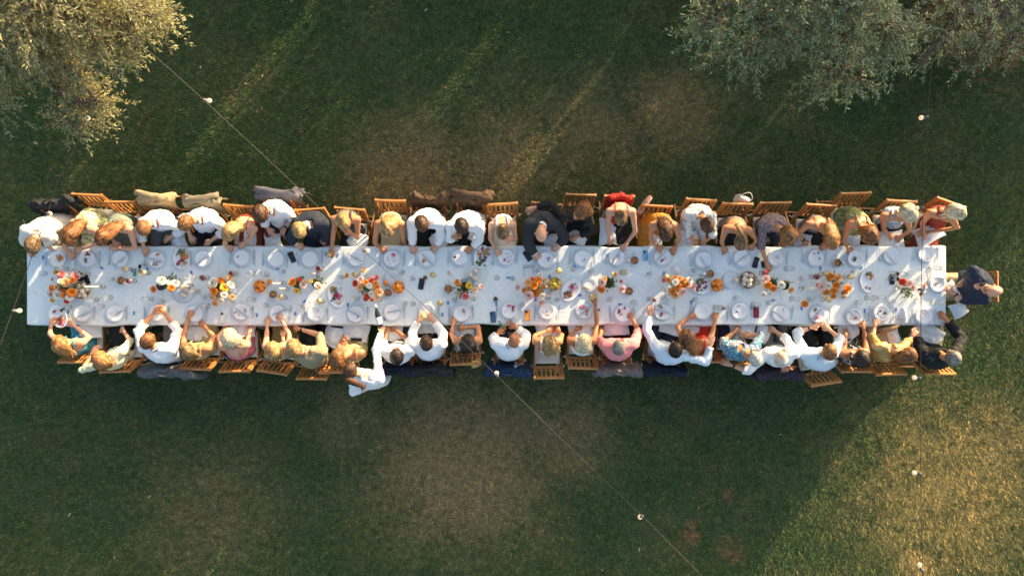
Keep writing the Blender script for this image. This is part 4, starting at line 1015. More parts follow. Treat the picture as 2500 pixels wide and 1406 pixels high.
# near side of the table, left to right
G('B1', 'person in teal dress', (144, 884, 214, 885), (148, 838), (170, 836), ((125, 786), (172, 788)), dr_(TEAL), ('dress_skirt', TEAL), ('long', 'copper'), 'p', -1, -5, 30, 1.16, 1.0, 0, True, ((122, 815), (218, 824)), (176, 866), cover=.72, straps='wide', hz=(.88, .88), hip=(205, 842), ez=(.9, .86),
  label='person in teal dress holding a food platter')
G('B2', 'person in cream blouse', (245, 908, 317, 906), (248, 877), (268, 874), ((231, 853), (297, 802)), ('blouse', CREAMB), ('skirt', BLK), ('bob', 'copper'), 'p', -1, -20, 25, 1.18, 1.02, -28, True, ((201, 903), (318, 832)), (270, 892), sleeve=.35, hz=(.88, .72), ez=(.96, .86), bulk=1.1, extras=('bangleL',), hip=(298, 862),
  label='person in cream blouse leaning back with an arm bent')
G('B3', 'person in white shirt with raised hands', (368, 908, 442, 910), (362, 832), (383, 850), ((382, 757), (395, 756)), sh_(WSH), ('trousers', GRYT), ('short', 'auburn'), 't', -1, 25, 30, 1.2, 1.03, 5, elbows=((338, 806), (434, 806)), sleeve=.72, collar=WSH, hz=(.9, .9), ez=(.88, .88), bulk=1.1,
  label='person in white shirt with both hands raised over the table')
G('B4', 'person in sage dress', (439, 900, 513, 902), (457, 855), (478, 848), ((465, 762), (492, 789)), dr_(SGD), ('dress_skirt', SGD), ('long', 'dirty'), 't', -1, -15, 30, 1.17, 1.0, 5, True, ((446, 822), (523, 822)), (480, 874), cover=.74, straps='wide', extras=('bangleL',),
  label='person in sage dress with both hands over a plate')
G('B5', 'person in pink dress', (536, 907, 610, 906), (560, 824), (572, 845), ((552, 800), (612, 798)), dr_(PINKD), ('dress_skirt', PINKD), ('wavy', 'platinum'), 'p', -1, 10, 35, 1.16, 1.0, -5, True, ((532, 822), (608, 822)), (588, 836), cover=.62, straps=True, bulk=1.05,
  label='person in pink dress with pale curled hair')
G('B6', 'person in olive skirt', (630, 904, 698, 914), (666, 855), (676, 846), ((653, 781), (682, 771)), ('blouse', BEIGE), ('skirt', OLVS), ('bob', 'blond'), 'p', -1, 0, 25, 1.19, 1.02, 0, True, ((651, 818), (706, 816)), (676, 872), cover=.72, straps=True,
  label='person in olive skirt with bare arms on the table')
G('B7', 'person in khaki shirt', (726, 924, 795, 925), (719, 850), (752, 858), ((690, 812), (722, 800)), sh_(KHSH), ('trousers', BLK), ('curly', 'blond'), 'p', -1, -10, 30, 1.2, 1.04, 5, elbows=(None, (781, 818)), sleeve=.38, collar=KHSH, bulk=1.12, extras=('watchR',),
  label='person in khaki shirt leaning left with one forearm forward')
G('B8', 'person in yellow floral dress', (780, 910, 850, 908), (824, 873), (858, 858), ((838, 830), (846, 846)), dr_(FLY), ('dress_skirt', FLY), ('bob', 'auburn'), 't', -1, 20, 25, 1.18, 1.01, 10, True, ((828, 842), (888, 868)), (828, 888), cover=.70, straps=True, hip=(870, 852), hz=(.9, .98), ez=(.85, .88),
  label='person in yellow floral dress turning to the standing server')
G('B10', 'person in white shirt with joined wrists', (930, 903, 1005, 903), (969, 869), (968, 857), ((947, 801), (958, 800)), sh_(WSH), ('trousers', NAVT), ('short', 'dark'), 'm', -1, 0, 12, 1.22, 1.04, 0, elbows=((936, 836), (1000, 832)), sleeve=.45, collar=WSH, hz=(.72, .72), bulk=1.06,
  label='person in white shirt with joined hands below the bottle')
G('B11', 'person in white shirt cupping a wine glass', (1010, 905, 1085, 905), (1041, 836), (1044, 841), ((1027, 774), (1051, 775)), sh_(WSH), ('trousers', BLK), ('crop', 'brown'), 'p', -1, 0, 20, 1.2, 1.03, 0, elbows=((1006, 812), (1082, 814)), sleeve=.92, collar=WSH, bulk=1.08, hz=(.86, .86),
  label='person in white shirt cupping a wine glass')
G('B12', 'person in grey dress with dark curls', (1100, 890, 1170, 888), (1141, 838), (1141, 832), ((1108, 780), (1125, 801)), dr_(GRYD), ('dress_skirt', GRYD), ('wavy', 'dark'), 't', -1, 10, 30, 1.17, 1.0, 0, True, ((1102, 816), (1168, 798)), (1148, 856), cover=.74, straps='wide', hz=(None, .80),
  label='person in grey dress with dark curls and a bent arm')
G('B13', 'person in white shirt opening a green bottle', (1205, 905, 1278, 907), (1256, 830), (1244, 840), ((1223, 806), (1250, 793)), sh_(WSH), ('trousers', NAVT), ('bald', ''), 'm', -1, 0, 10, 1.24, 1.05, 0, elbows=((1203, 826), (1286, 818)), sleeve=.9, collar=WSH, hz=(.84, .84), bulk=1.1,
  label='bald person in white shirt opening a small green bottle')
G('B14', 'person in red and white floral dress', (1305, 923, 1375, 922), (1341, 841), (1337, 834), ((1348, 802), (1360, 802)), dr_(REDW), ('dress_skirt', CRM), ('wavy', 'blond'), 't', -1, 0, 25, 1.18, 1.01, 0, True, ((1304, 820), (1372, 818)), (1350, 862), cover=.74, straps='wide', hz=(.72, .74), hip=(1338, 838),
  label='person in red and white floral dress with arms crossed')
G('B15', 'person in white top reaching far up', (1388, 898, 1461, 900), (1425, 838), (1422, 833), ((1415, 796), (1452, 730)), ('blouse', WSH), ('skirt', WSH), ('wavy', 'platinum'), 'm', -1, 0, 22, 1.18, 1.01, 0, True, ((1388, 825), (1457, 790)), (1420, 856), cover=.74, straps='wide', hz=(.72, .84),
  label='person in white top reaching straight across the table')
G('B16', 'person in pink shirt', (1473, 903, 1550, 904), (1510, 847), (1511, 841), ((1470, 805), (1538, 768)), sh_(PINKS), ('trousers', BLK), ('crop', 'grey'), 't', -1, 0, 15, 1.23, 1.05, 0, elbows=((1462, 830), (1560, 808)), sleeve=.42, collar=PINKS, bulk=1.18, hz=(.72, None),
  label='person in pink shirt eating with one hand')
G('B17', 'person in pale blue shirt hugging a neighbour', (1590, 903, 1660, 905), (1648, 852), (1638, 858), ((1588, 758), (1737, 832)), sh_(PBL), ('trousers', NAVT), ('short', 'dark'), 'p', -1, -8, 15, 1.23, 1.05, 14, elbows=((1578, 806), (1724, 884)), sleeve=.93, collar=PBL, hz=(.84, 1.02), ez=(.9, .98), bulk=1.1, extras=('watchL',),
  label='person in pale blue shirt with an arm around a neighbour')
G('B18', 'person in red dress', (1687, 884, 1758, 883), (1674, 823), (1702, 838), ((1694, 767), (1748, 770)), dr_(RED), ('dress_skirt', RED), ('long', 'auburn'), 't', -1, -5, 30, 1.17, 1.0, -5, True, ((1654, 797), (1740, 810)), (1700, 862), cover=.74, straps='wide',
  label='person in bright red dress with both hands on the table')
G('B19', 'person in blue floral shirt', (1765, 887, 1835, 890), (1843, 874), (1805, 850), ((1802, 802), (1822, 819)), sh_(FLBLUE), ('trousers', NAVT), ('crop', 'white'), 't', -1, -15, 5, 1.25, 1.05, 12, elbows=((1766, 832), (1858, 818)), sleeve=.38, collar=FLBLUE, hz=(.72, .86), bulk=1.1, extras=('glasses',),
  label='person in blue floral shirt leaning right')
G('B20', 'person in white shirt reaching along a chair', (1868, 912, 1942, 914), (1906, 874), (1908, 862), ((1772, 886), (1884, 803)), sh_(WSH), ('trousers', GRYT), ('fringe', 'white'), 'p', -1, 0, 15, 1.23, 1.05, 0, elbows=((1826, 906), (1918, 826)), sleeve=.62, collar=WSH, hz=(.90, .72), ez=(.98, .9), bulk=1.1, extras=('watchL',),
  label='balding person in white shirt reaching along a neighbouring chair')
G('B21', 'person in pale blue shirt with a glasses cord', (1982, 942, 2052, 931), (2024, 858), (2000, 864), ((1991, 796), (2017, 798)), sh_(PBL), ('trousers', BLK), ('short', 'ginger'), 'p', -1, -10, 20, 1.22, 1.04, 0, elbows=((1944, 812), (2052, 828)), sleeve=.68, collar=PBL, hz=(.82, .82), bulk=1.15, extras=('cord', 'watchL'), hip=(2003, 875),
  label='person in pale blue shirt with a turquoise glasses cord')
G('B22', 'person in black and white print dress', (2054, 907, 2128, 907), (2100, 874), (2088, 862), ((2066, 810), (2106, 790)), dr_(BWP), ('dress_skirt', BWP), ('bob', 'dark'), 'm', -1, -5, 12, 1.2, 1.02, -5, True, ((2062, 838), (2113, 828)), (2088, 888), cover=.86, straps='wide', hz=(.74, None),
  label='person in black and white print dress')
G('B23', 'person in gold blouse', (2141, 915, 2210, 913), (2218, 866), (2172, 850), ((2139, 782), (2236, 810)), ('blouse', GOLDF), ('skirt', KHA), ('long', 'auburn'), 'p', -1, -15, 15, 1.2, 1.03, 8, True, ((2130, 822), (2218, 832)), (2180, 876), sleeve=.55, hz=(None, .92), ez=(.88, .92),
  label='person in shiny gold blouse with auburn hair')
G('B24', 'person in dark leafy print jacket', (2262, 912, 2330, 914), (2326, 873), (2294, 866), ((2236, 812), (2302, 770)), ('jacket', DKPR), ('trousers', KHA), ('crop', 'grey'), 't', -1, -10, 10, 1.24, 1.05, 8, elbows=((2246, 846), (2348, 826)), sleeve=.9, hz=(.72, None), bulk=1.12,
  label='person in dark leafy print jacket at the near right corner')
# the server
G('B9', 'standing server', None, (856, 903), (896, 917), ((912, 935), (933, 803)), sh_(WSH), ('trousers', BLK), ('pony', 'brown'), 'p', -1, 15, 15, 1.50, 1.34, 15, True, ((862, 958), (918, 852)), (890, 946, 1.42), sleeve=.95, collar=WSH, hz=(1.02, .98), ez=(1.12, 1.15), hip=(922, 920), bulk=1.15, nochair=True, standing=True,
  label='standing person in white shirt and ponytail pouring wine')
P['B9']['root']['group'] = 'serving staff'
run_queue()
# ------------------------------------------------------------------ jackets and bags left on the chairs
def chair_frame(rail, side):
    a, b = W(rail[0], rail[1], .85)[:2], W(rail[2], rail[3], .85)[:2]; mid = (a+b)/2; t = nrm(b-a); f = np.array([-t[1], t[0]])
    if np.dot(f, {1: (0, -1), -1: (0, 1), 0: (-1, 0)}[side]) < 0: f = -f
    o = mid+f*.31; return (o[0], o[1], 0), math.atan2(f[1], f[0])-math.pi/2
def jacket(rail, side, mat, label, width=.58, bulge=.02, flop=0.0, seed=1, sleeves=True, top=False, amp=1.0):
    loc, rz = chair_frame(rail, side); t = thing('draped_jacket', label, 'jacket', loc, rz, 'jackets hung over chair backs')
    nu, nv = 40, 26; prof = spline([(-.20, .60, 0), (-.245, .78, 0), (-.285, .895, 0), (-.335, .90, 0), (-.372, .83, 0), (-.385-flop, .64, 0), (-.37-flop*1.4, .42, 0)], nv)
    V = []; F = []
    for i in range(nu+1):
        u = i/nu*2-1
        sh = math.exp(-((abs(u)-.68)/.26)**2)
        for j in range(nv):
            y, z = prof[j][0], prof[j][1]; v = j/(nv-1)
            y2 = y - bulge*sh*(1.6 if .3 < v < .75 else .7)
            z2 = z + .018*sh*(1 if v < .6 else 0) - .13*max(0, abs(u)-.7)**1.5*3
            fold = .014*math.sin(u*9+seed+2.2*v)*v + .008*math.sin(u*21+seed*2)*v
            V.append((u*width/2*(1+.10*v), y2-fold, z2))
    for i in range(nu):
        for j in range(nv-1): a = i*nv+j; F.append((a, a+1, a+nv+1, a+nv))
    V = np.array(V); V[:, 1] += wob(V, seed, .055, .010*amp); V[:, 2] += wob(V, seed+2, .06, .012*amp)
    n = len(V); cc = np.array([0, -.32, .6]); inn = V + nrm_rows(cc-V)*.012
    rim = []
    idx = lambda i, j: i*nv+j
    for i in range(nu):
        for j in (0, nv-1): rim.append((idx(i, j), idx(i+1, j), idx(i+1, j)+n, idx(i, j)+n))
    for j in range(nv-1):
        for i in (0, nu): rim.append((idx(i, j), idx(i, j+1), idx(i, j+1)+n, idx(i, j)+n))
    mb = MB(); mb.add(np.vstack([V, inn]), F+[tuple(x+n for x in q[::-1]) for q in F]+rim)
    g = build('coat_body', mb, mat, t)
    if sleeves:
        for s in (-1, 1):
            q = 1 if seed % 2 else -1
            if top and s == 1: p = [(q*width*.46, -.33, .87), (q*width*.22, -.36, .915), (-q*width*.12, -.385, .925), (-q*width*.50, -.43, .90)]
            elif top: p = [(-q*width*.50, -.33, .84), (-q*width*.22, -.345, .90), (q*width*.18, -.375, .90), (q*width*.54, -.42, .82)]
            else: p = [(s*width*.40, -.33, .88), (s*width*.49, -.35, .83), (s*width*.53, -.37-flop, .62), (s*width*.50, -.36-flop, .40)]
            m2 = MB(); v, f = tube(spline(p, 12), [(.045, .034), (.05, .036), (.052, .036), (.052, .034), (.05, .032), (.05, .03), (.048, .03), (.047, .028), (.046, .027), (.045, .026), (.044, .025), (.04, .02)], 14)
            v = v + wob(v, seed+5, .07, .006)[:, None]*np.array([.4, 1, .6]); m2.add(v, f); build('sleeve', m2, mat, t)
    if top or not sleeves: return t
    m3 = MB(); cp = [(-.09, -.315, .918), (-.05, -.35, .935), (0, -.36, .94), (.05, -.35, .935), (.09, -.315, .918)]
    m3.add(*tube(spline(cp, 9), [(.022, .009)]*9, 8, (0, .3, 1))); build('collar', m3, mat, t)
    return t
def nrm_rows(a): return a/(np.linalg.norm(a, axis=1)[:, None]+1e-9)
JT = {'black': fabric('jacket_black', (0.02, 0.022, 0.026), var=.15), 'tan': fabric('jacket_tan', (0.36, 0.26, 0.145), var=.08), 'stone': fabric('jacket_stone', (0.22, 0.185, 0.125), var=.08),
      'grey': fabric('jacket_grey', (0.12, 0.115, 0.13), var=.08), 'brown': fabric('jacket_brown', (0.075, 0.046, 0.028), var=.12), 'navy': fabric('jacket_navy', (0.016, 0.035, 0.085), var=.12),
      'dnavy': fabric('jacket_dark_navy', (0.010, 0.016, 0.03), var=.12), 'slate': fabric('jacket_slate', (0.105, 0.115, 0.12), var=.08), 'taupe': fabric('jacket_taupe', (0.15, 0.135, 0.13), var=.08), 'plum': fabric('jacket_aubergine', (0.04, 0.03, 0.045), var=.12)}
jacket((85, 505, 170, 494), 1, JT['black'], 'black jacket hung on the far left chair', .60, .03, 0, 1)
jacket((345, 492, 415, 494), 1, JT['tan'], 'tan jacket folded over a far side chair', .50, .03, .02, 2, top=True)
jacket((450, 499, 535, 499), 1, JT['stone'], 'stone grey jacket beside the tan jacket', .50, .03, .02, 3, top=True)
jacket((632, 483, 728, 485), 1, JT['grey'], 'grey jacket behind the person holding a red drink', .62, .055, .03, 4, top=True)
jacket((1012, 490, 1084, 490), 1, JT['brown'], 'brown jacket left of its brown twin', .52, .04, .03, 5)
jacket((1112, 490, 1190, 490), 1, JT['brown'], 'rumpled brown jacket right of its brown twin', .56, .05, .03, 6, top=True)
jacket((368, 906, 442, 908), -1, JT['slate'], 'slate jacket spread wide over a near side chair', .74, .02, .02, 7)
jacket((930, 903, 1000, 903), -1, JT['dnavy'], 'dark navy jacket beside the standing server', .56, .02, 0, 8)
jacket((1012, 905, 1085, 905), -1, JT['black'], 'black jacket on the chair near the wine glass holder', .60, .02, 0, 9)
jacket((1203, 905, 1278, 907), -1, JT['navy'], 'bright navy jacket behind the bald white shirt', .60, .02, 0, 10)
jacket((1475, 904, 1552, 905), -1, JT['taupe'], 'taupe jacket behind the pink shirt', .60, .02, .01, 11)
jacket((1590, 903, 1660, 905), -1, JT['dnavy'], 'dark navy jacket behind the hugging pale blue shirt', .58, .02, 0, 12)
jacket((1868, 912, 1942, 914), -1, JT['plum'], 'aubergine jacket behind the balding white shirt', .62, .02, 0, 13)
def bag(x, y, z, size, rz, mat, label, name='shoulder_bag', strap=None, flat=1.0):
    p = W(x, y, z); t = thing(name, label, 'bag', tuple(p), rz); mb = MB(); a, b, h = size
    V = []; F = []; nu, nv = 24, 9
    for j in range(nv):
        v = j/(nv-1)
        for i in range(nu):
            th = 2*math.pi*i/nu; c, s = math.cos(th), math.sin(th); e = .45
            rr = (1-.25*v**2)*(1.0 if v > .02 else .9)
            V.append((a/2*rr*abs(c)**e*np.sign(c), b/2*rr*abs(s)**e*np.sign(s)*(1-.3*v), (v-.5)*h))
    for j in range(nv-1):
        for i in range(nu): F.append((j*nu+i, j*nu+(i+1) % nu, (j+1)*nu+(i+1) % nu, (j+1)*nu+i))
    F.append(tuple(reversed(range(nu)))); F.append(tuple((nv-1)*nu+i for i in range(nu)))
    V = np.array(V); V += wob(V, int(x), .07, .006)[:, None]*nrm_rows(V); mb.add(V, F); build('bag_body', mb, mat, t)
    m2 = MB(); m2.add(*tube(spline([(-a*.4, 0, h*.35), (-a*.36, b*.2, h*.9), (0, b*.5, h*1.15), (a*.36, b*.2, h*.9), (a*.4, 0, h*.35)], 14), .006, 6)); build('handle', m2, strap or mat, t)
bag(1575, 500, .66, (.30, .09, .22), R(55), fabric('bag_cream_canvas', (0.62, 0.52, 0.40)), 'cream handbag hanging beside the mustard dress', strap=M('leather_red', (.5, .12, .06), .5))
bag(1812, 488, .70, (.20, .14, .20), R(-25), fabric('bag_white_canvas', (0.72, 0.66, 0.56)), 'white cloth bag on the chair behind the mauve dress')
bag(1162, 888, .80, (.14, .11, .12), R(20), M('straw', (0.52, 0.33, 0.12), .8, .35, 60, .5, 90), 'small straw bag on the corner of a chair', 'straw_bag')
bag(2165, 803, .68, (.26, .10, .18), R(20), fabric('bag_tan_stripe', (0.42, 0.30, 0.16), (0.22, 0.15, 0.08), 14, .5, kind='wave'), 'ribbed tan bag in the lap of the gold blouse')
# red wrap over the chair of the red dress
jacket((1480, 481, 1546, 482), 1, fabric('red_wrap_cotton', (0.34, 0.022, 0.014), var=.1), 'red wrap over the chair behind the red dress', .36, -.02, -.03, 14, sleeves=False, amp=.3)

# ------------------------------------------------------------------ napkins over laps
NAPK = fabric('napkin_linen', (0.76, 0.77, 0.78), var=.03)
NAPP = fabric('napkin_blush_linen', (0.66, 0.58, 0.56), var=.03)
def napkin(x, y, w, h, rz, label, z=.668, mat=None, seed=1):
    p = W(x, y, z); n = 16; V = []; F = []
    for j in range(n+1):
        for i in range(n+1):
            u, v = i/n-.5, j/n-.5; zz = .02*math.cos(u*7.5)-.016*(2*abs(v))**3 - .05*max(0, abs(u)-.36)*3
            V.append((u*w*(1+.06*math.sin(v*5+seed)), v*h*(1+.07*math.sin(u*6+seed)), zz))
    for j in range(n):
        for i in range(n): a = j*(n+1)+i; F.append((a, a+1, a+n+2, a+n+1))
    V = np.array(V); V[:, 2] += wob(V, seed, .09, .008)
    m = len(V); V2 = V-[0, 0, .004]; rim = []
    for i in range(n):
        for a, b in ((i, i+1), (n*(n+1)+i+1, n*(n+1)+i), ((i+1)*(n+1), i*(n+1)), (i*(n+1)+n, (i+1)*(n+1)+n)): rim.append((b, a, a+m, b+m))
    mb = MB(); mb.add(np.vstack([V, V2]), F+[tuple(k+m for k in q[::-1]) for q in F]+rim)
    o = build('napkin', mb, mat or NAPK, None, None); o.location = tuple(p); o.rotation_euler = (0, 0, R(rz)); tag(o, label, 'napkin', 'linen napkins over laps')
for k, x, y, w, h, rz in [('T4', 432, 588, .22, .2, 15), ('T6', 607, 586, .2, .22, 0), ('T7', 664, 588, .24, .2, 5), ('T9', 868, 586, .32, .18, -6), ('T11', 1070, 588, .22, .22, 30), ('T12', 1163, 570, .2, .24, -20), ('T14', 1345, 590, .2, .2, 10),
                          ('T15', 1410, 581, .26, .16, -35), ('T16', 1487, 565, .26, .36, 0), ('T17', 1600, 588, .22, .18, -10), ('T18', 1680, 585, .3, .26, 5), ('T21', 1965, 590, .26, .22, -10), ('T22', 2085, 590, .22, .18, 0), ('T23', 2178, 585, .36, .24, 6), ('T24', 2272, 570, .4, .24, 25),
                          ('E1', 2335, 708, .14, .3, 40), ('B1', 213, 806, .36, .22, 4), ('B4', 480, 815, .3, .2, -5), ('B5', 590, 806, .34, .18, 0), ('B7', 810, 822, .24, .28, -20), ('B8', 867, 812, .36, .24, -8), ('B10', 955, 812, .3, .24, 0), ('B11', 1040, 800, .3, .16, 0), ('B12', 1130, 815, .3, .24, 0), ('B14', 1330, 805, .24, .22, 0),
                          ('B15', 1415, 800, .3, .18, 0), ('B16', 1505, 803, .36, .18, 0), ('B17', 1640, 803, .34, .16, -14), ('B18', 1690, 806, .28, .16, -5), ('B19', 1815, 805, .36, .24, 0), ('B20', 1865, 815, .2, .26, -20), ('B22', 2075, 808, .28, .2, 10), ('B23', 2185, 822, .18, .24, 20), ('B24', 2272, 815, .42, .26, -30)]:
    napkin(x, y, w, h, rz, 'white napkin on the lap of the '+P[k]['who'], .668, NAPK, int(x))
napkin(2345, 755, .22, .2, 30, 'corner of white napkin hanging off the right table end', .72, NAPK, 4)

# ------------------------------------------------------------------ place settings
CHRG = M('pale_glass_charger', (0.64, 0.69, 0.72), 0.12, 0.04, 12, coat=.5)
STEEL = M('cutlery_steel', (0.62, 0.63, 0.64), 0.28, 0.05, metal=1.0)
def shared(name, parts, mats, smooth=True):
    mb = MB()
    for p in parts: mb.add(*p)
    return mesh_from(name, mb.arr(), mb.f, mats, mb.m, smooth)
PL_CH = shared('charger_plate', [lathe([(.0, .004), (.075, .004), (.085, .0075), (.127, .015), (.1295, .014), (.086, .002), (.075, 0), (0, 0)], 40)], CHRG)
PL_DN = shared('dinner_plate', [lathe([(0, .008), (.068, .008), (.076, .012), (.1045, .0195), (.1075, .0185), (.078, .004), (.062, 0), (0, 0)], 40)], WHITE)
def fork_parts():
    p = [beam((0, -.095, .003), (0, .02, .006), .006, .003), beam((0, .02, .006), (0, .048, .009), .016, .0028)]
    p += [beam((dx, .048, .009), (dx, .092, .005), .0026, .002) for dx in (-.0068, -.0023, .0023, .0068)]; return p
FORK = shared('fork', fork_parts(), STEEL, False)
KNIFE = shared('knife', [beam((0, -.11, .004), (0, 0, .005), .011, .006), (np.array([(-.008, 0, .004), (.009, 0, .004), (.009, .08, .004), (-.002, .115, .004), (-.008, 0, .0055), (.009, 0, .0055), (.009, .08, .0055), (-.002, .115, .0055)]), [(3, 2, 1, 0), (4, 5, 6, 7), (0, 1, 5, 4), (1, 2, 6, 5), (2, 3, 7, 6), (3, 0, 4, 7)])], STEEL, False)
SPOON = shared('spoon', [beam((0, -.09, .003), (0, .035, .006), .006, .003), ball((0, .058, .006), .024, 12, 6, (.72, 1, .22))], STEEL)
GL = glass_mat('clear_glass', (1, 1, 1), .11)
WINE = M('red_wine', (0.20, 0.008, 0.02), 0.08, .2); WWINE = M('pale_wine', (0.72, 0.55, 0.22), .08, .1); AMB = M('amber_drink', (0.28, 0.10, 0.03), .1, .2)
WG = shared('bowl', [lathe([(.034, .0), (.034, .002), (.006, .004), (.004, .012), (.004, .075), (.012, .085), (.034, .11), (.043, .145), (.040, .185), (.0365, .205)], 24, open_top=True)], GL)
TUM = shared('tumbler', [lathe([(0, .002), (.030, .002), (.037, .09)], 22, open_top=True)], GL)
def fill_mesh(nm, mat, zt): return shared(nm, [lathe([(0, .090), (.012, .091), (.033, .113), (.0405, zt), (0, zt)], 22)], mat)
FILL_R = fill_mesh('wine', WINE, .140); FILL_W = fill_mesh('wine', WWINE, .136); FILL_A = shared('drink', [lathe([(.026, .007), (.031, .05), (0, .05)], 20)], AMB)
FILL_WAT = None
def put(name, mesh, x, y, z, rz, label, cat, group=None, tilt=0):
    p = W(x, y, z); o = link(name, mesh, None, tuple(p), (tilt, 0, rz)); tag(o, label, cat, group); return o
FOODM = {'o': M('roast_pumpkin', (0.62, 0.20, 0.03), .4, .35, 40, .4, 60), 'r': M('beetroot', (0.30, 0.03, 0.045), .35, .3, 40, .3, 60), 'g': M('salad_green', (0.16, 0.20, 0.05), .5, .4, 40, .4, 60), 'b': M('olive_dark', (0.04, 0.025, 0.03), .3, .3), 'w': M('cheese', (0.75, 0.70, 0.58), .5, .1),
         'n': M('toasted_bread', (0.38, 0.22, 0.10), .8, .35, 30, .5, 50), 'p': M('pink_radish', (0.62, 0.13, 0.22), .4, .4, 50), 'y': M('lemon_yellow', (0.62, 0.46, 0.10), .4, .15, 60, .3, 200)}
def lump(r, sq, seed, kind='lump'):
    mb = MB(); v, f = ball((0, 0, r*sq), r, 9, 6, (1, 1, sq)); v = v + wob(v, seed, r*1.2, r*.18)[:, None]*np.array([1, .8, .4]); v[:, 2] = np.maximum(v[:, 2], 0); mb.add(v, f); return mb
LUMPS = {}
def lump_mesh(c, sz, v):
    k = (c, sz, v)
    if k not in LUMPS:
        r = {'s': .0075, 'm': .014, 'l': .021}[sz]; mb = lump(r, .6, v+hash(sz) % 7); LUMPS[k] = mesh_from('piece', mb.arr(), mb.f, FOODM[c], mb.m)
    return LUMPS[k]
def leafy(c, v):
    k = (c, 'leaf', v)
    if k not in LUMPS:
        r = np.random.default_rng(v+40); mb = MB()
        for i in range(7):
            a = r.uniform(0, 6.28); d = np.array([math.cos(a), math.sin(a)]); L = r.uniform(.015, .028); s = np.array([-d[1], d[0]])*L*.45
            V = [(0, 0, .004), (*(d*L*.5+s), .010+r.uniform(0, .008)), (*(d*L), .006), (*(d*L*.5-s), .010+r.uniform(0, .008))]; mb.add(V, [(0, 1, 2, 3)])
        LUMPS[k] = mesh_from('leaf', mb.arr(), mb.f, FOODM[c], mb.m)
    return LUMPS[k]
def food(label, x, y, z, pieces, seed, cat='food', group='food on plates'):
    """pieces: (dx px, dy px, colour, spread px, count, size)"""
    r = np.random.default_rng(seed); p = W(x, y, z); t = thing('food_portion', label, cat, tuple(p), 0, group); s = (CAM_H-z)/FPX
    for dx, dy, c, sp, n, sz in pieces:
        for i in range(n):
            ox, oy = (dx+r.normal()*sp*.5)*s, -(dy+r.normal()*sp*.5)*s; zz = max(0, (1-math.hypot(ox-dx*s, oy+dy*s)/(sp*s+1e-4)))*.008 if n > 3 else 0
            if sz == 'f': link('leaf', leafy(c, int(r.integers(4))), t, (ox, oy, zz), (0, 0, r.uniform(0, 6.28)))
            else: link('piece', lump_mesh(c, sz, int(r.integers(5))), t, (ox, oy, zz), (r.uniform(-.3, .3), r.uniform(-.3, .3), r.uniform(0, 6.28)))
TOPX = [(141, 631), (214, 632), (296, 632), (382, 634), (496, 633), (592, 629), (672, 632), (757, 631), (868, 632), (958, 631), (1043, 631), (1124, 629), (1233, 629), (1333, 634), (1421, 631), (1507, 630), (1617, 629), (1716, 635), (1810, 631), (1893, 631), (1988, 629), (2088, 631), (2177, 624), (2260, 620)]
BOTX = [(202, 767), (280, 765), (383, 765), (475, 765), (589, 761), (680, 764), (771, 765), (869, 766), (958, 762), (1043, 759), (1126, 764), (1242, 758), (1335, 760), (1425, 757), (1519, 767), (1617, 760), (1715, 759), (1806, 759), (1905, 765), (1996, 767), (2084, 771), (2151, 764), (2254, 771)]
TK = ['T%d' % i for i in range(1, 25)]; BK = ['B%d' % i for i in list(range(1, 9))+list(range(10, 25))]
